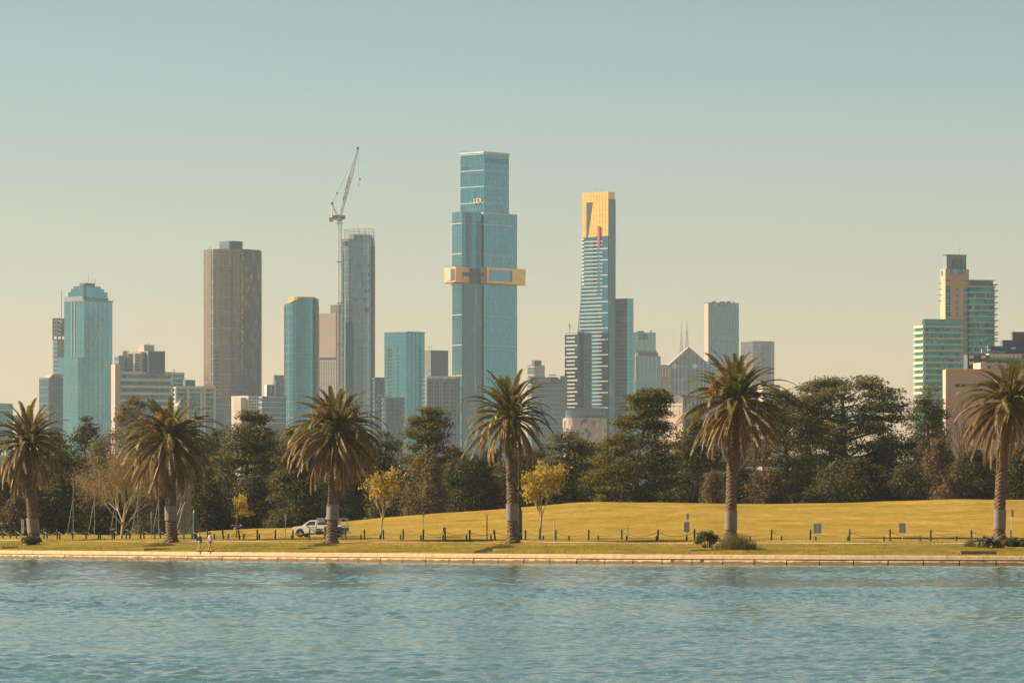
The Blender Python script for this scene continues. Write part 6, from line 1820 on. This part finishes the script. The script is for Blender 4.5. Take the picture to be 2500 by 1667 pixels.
# nose at -x
body = prof_solid([(-2.62, .45), (-2.66, .85), (-2.52, 1.02), (-1.62, 1.14), (-1.30, 1.14), (-.10, 1.14), (-.06, .42), (-1.30, .40), (-1.36, .62), (-1.52, .80), (-1.76, .86), (-2.0, .80), (-2.18, .62), (-2.24, .42)], 1.80, 'body', MT['car_white'], ute)
cab = prof_solid([(-1.58, 1.12), (-.80, 1.66), (-.12, 1.70), (-.06, 1.12)], 1.74, 'cab', MT['car_white'], ute, inset=[0, .16, .16, 0])
for sd in (-1, 1):
    wq = [(-1.28, 1.18), (-.80, 1.57), (-.20, 1.60), (-.16, 1.18)]
    yy = [sd * (.87 - .16 * (zz - 1.12) / .56 + .012) for _, zz in wq]
    f_ = [(x, y_, zz) for (x, zz), y_ in zip(wq, yy)]; k_ = [(x, y_ - sd * .02, zz) for x, y_, zz in f_]
    m = MB(); m.face(f_ if sd < 0 else list(reversed(f_))); m.face(list(reversed(k_)))
    for i in range(4): j = (i + 1) % 4; m.face([f_[i], k_[i], k_[j], f_[j]])
    m.build('side_window', MT['car_glass'], ute)
    MB().box((-1.12, sd * 1.0, 1.2), (.1, .2, .16)).build('mirror', MT['car_white'], ute)
    dr = MB().box((-.72, sd * .905, .80), (1.05, .012, .64)).build('door', MT['car_white'], ute)
    MB().box((-.36, sd * .918, 1.0), (.16, .02, .035)).build('handle', MT['chassis'], dr)
    MB().box((-2.58, sd * .70, .86), (.16, .3, .14)).build('headlight', MT['steel'], ute)
m = MB(); f_ = [(-1.54, -.72, 1.17), (-1.54, .72, 1.17), (-.86, .60, 1.63), (-.86, -.60, 1.63)]; k_ = [(x - .03, y_, z_ + .03) for x, y_, z_ in f_]
m.face(k_); m.face(list(reversed(f_))); [m.face([f_[i], f_[(i + 1) % 4], k_[(i + 1) % 4], k_[i]]) for i in range(4)]
m.build('windscreen', MT['car_glass'], ute)
MB().box((-2.68, 0, .52), (.14, 1.7, .26)).build('bumper', MT['car_white'], ute)
MB().box((-.0, 0, .40), (4.7, 1.45, .30)).build('chassis', MT['chassis'], ute)
tray = MB().box((1.36, 0, .86), (2.70, 1.86, .10)).build('tray_floor', MT['chassis'], ute)
for sd in (-1, 1):
    for k in range(3): MB().box((.02 + .45 + k * .90, sd * .94, 1.03), (.88, .04, .36)).build('tray_side', MT['car_white'], ute)
MB().box((2.72, 0, 1.03), (.04, 1.86, .36)).build('tailgate', MT['car_white'], ute)
MB().box((1.0, 0, 1.32), (1.5, 1.3, .34)).build('tool_box', MT['car_glass'], ute)
MB().box((1.9, -.2, 1.42), (.5, .8, .55)).build('folded_load', MT['cream'], ute)
rk = MB()
for xx in (.06, 2.62):
    for sd in (-1, 1): rk.beam((xx, sd * .9, .9), (xx, sd * .86, 1.82), .035, .035, 6)
    rk.beam((xx, -.86, 1.82), (xx, .86, 1.82), .035, .035, 6)
for sd in (-1, 1): rk.beam((.02, sd * .86, 1.84), (2.7, sd * .86, 1.84), .035, .035, 6); rk.beam((.06, sd * .9, .92), (.2, sd * .86, 1.82), .03, .03, 5)
rk.build('rack', MT['steel'], ute)
hb = MB()
for sd in (-1, 1): hb.beam((.0, sd * .8, .9), (.0, sd * .74, 1.78), .03, .03, 6)
hb.beam((0, -.74, 1.78), (0, .74, 1.78), .03, .03, 6); hb.beam((0, -.76, 1.4), (0, .76, 1.4), .03, .03, 6); hb.build('headboard', MT['car_white'], ute)
MB().beam((.9, -.86, 1.84), (1.3, -.86, 2.2), .012, .008, 4).build('aerial', MT['steel'], ute)
tyre_me = MB().lathe([(.20, -.11), (.34, -.11), (.37, -.06), (.37, .06), (.34, .11), (.20, .11)], 20, cap=False).mesh('tyre', MT['tyre'], smooth=False)
rim_me = MB().lathe([(.03, -.10), (.10, -.06), (.21, -.08), (.21, .08), (.1, .10), (.03, .10)], 14).mesh('rim', MT['rim'])
for xx in (-1.76, 1.42):
    for sd in (-1, 1):
        wh = link('wheel', tyre_me, ute, (xx, sd * .80, .37), (R(90), 0, 0)); link('rim', rim_me, wh)
# trailer behind the trunk
X2, Y2 = at_line(838, FB(16)); z2 = gz(X2, Y2)
tl = tag(empty('trailer', (X2, Y2, z2)), 'small grey boat shaped trailer load right of the third palm trunk', 'trailer')
m = MB(); sec = []
for i, x in enumerate(np.linspace(-1.2, .55, 7)):
    t = i / 6; hw_ = .62 * (1 - .25 * t ** 2); sec.append([(x, -hw_, .95), (x, -hw_ * .75, .55 + .08 * t), (x, hw_ * .75, .55 + .08 * t), (x, hw_, .95)])
for a_, c_ in zip(sec[:-1], sec[1:]):
    for i in range(3): m.face([a_[i], c_[i], c_[i + 1], a_[i + 1]])
m.face(list(reversed(sec[0]))); m.face(sec[-1]); m.face([s_[0] for s_ in sec] + [s_[3] for s_ in reversed(sec)])
m.build('hull', MT['blue_sign'], tl)
MB().beam((.5, 0, .9), (.25, 0, 1.85), .03, .03, 6).beam((.25, 0, 1.85), (-.4, 0, 1.85), .03, .03, 6).build('frame', MT['steel'], tl)
MB().box((-.5, 0, 1.0), (.7, .7, .12)).build('cover', MT['red'], tl)
for sd in (-1, 1): link('wheel', tyre_me, tl, (-.5, sd * .62, .34), (R(90), 0, 0)).scale = (.9, .9, .9)
MB().box((-.3, 0, .48), (2.0, .9, .1)).build('chassis', MT['chassis'], tl)

# dark jerry can / bin by the palm
X3, Y3 = at_line(797, FB(4)); z3 = gz(X3, Y3)
bn = tag(empty('dark_drum', (X3, Y3, z3)), 'dark blue upright drum beside the utility truck tray', 'drum')
MB().lathe([(.24, 0), (.25, .3), (.24, .32), (.25, .35), (.25, .7), (.24, .72), (.25, .75), (.25, 1.1), (.20, 1.15)], 14).build('barrel', MT['navy'], bn)
MB().lathe([(.22, 1.14), (.23, 1.2), (.05, 1.22)], 14).build('lid', MT['chassis'], bn)

# ------------------------------------------------------------------ air
hz = MB().box((0, 2700, 172.0), (2600, 6600, 350.0))
haze = hz.build('haze', [])
tag(haze, 'thin pale evening haze over the park and city', 'haze', kind='stuff')
hm_, hn, hl, hb_ = new_mat('haze')
hn.remove(hb_)
pv = hn.new('ShaderNodeVolumePrincipled')
pv.inputs['Color'].default_value = (0.74, 0.90, 1.0, 1)
pv.inputs['Density'].default_value = 5.0e-5
pv.inputs['Anisotropy'].default_value = 0.2
hl.new(pv.outputs[0], hn['Material Output'].inputs['Volume'])
hm_.cycles.homogeneous_volume = True if hasattr(hm_.cycles, 'homogeneous_volume') else None
haze.data.materials.append(hm_)
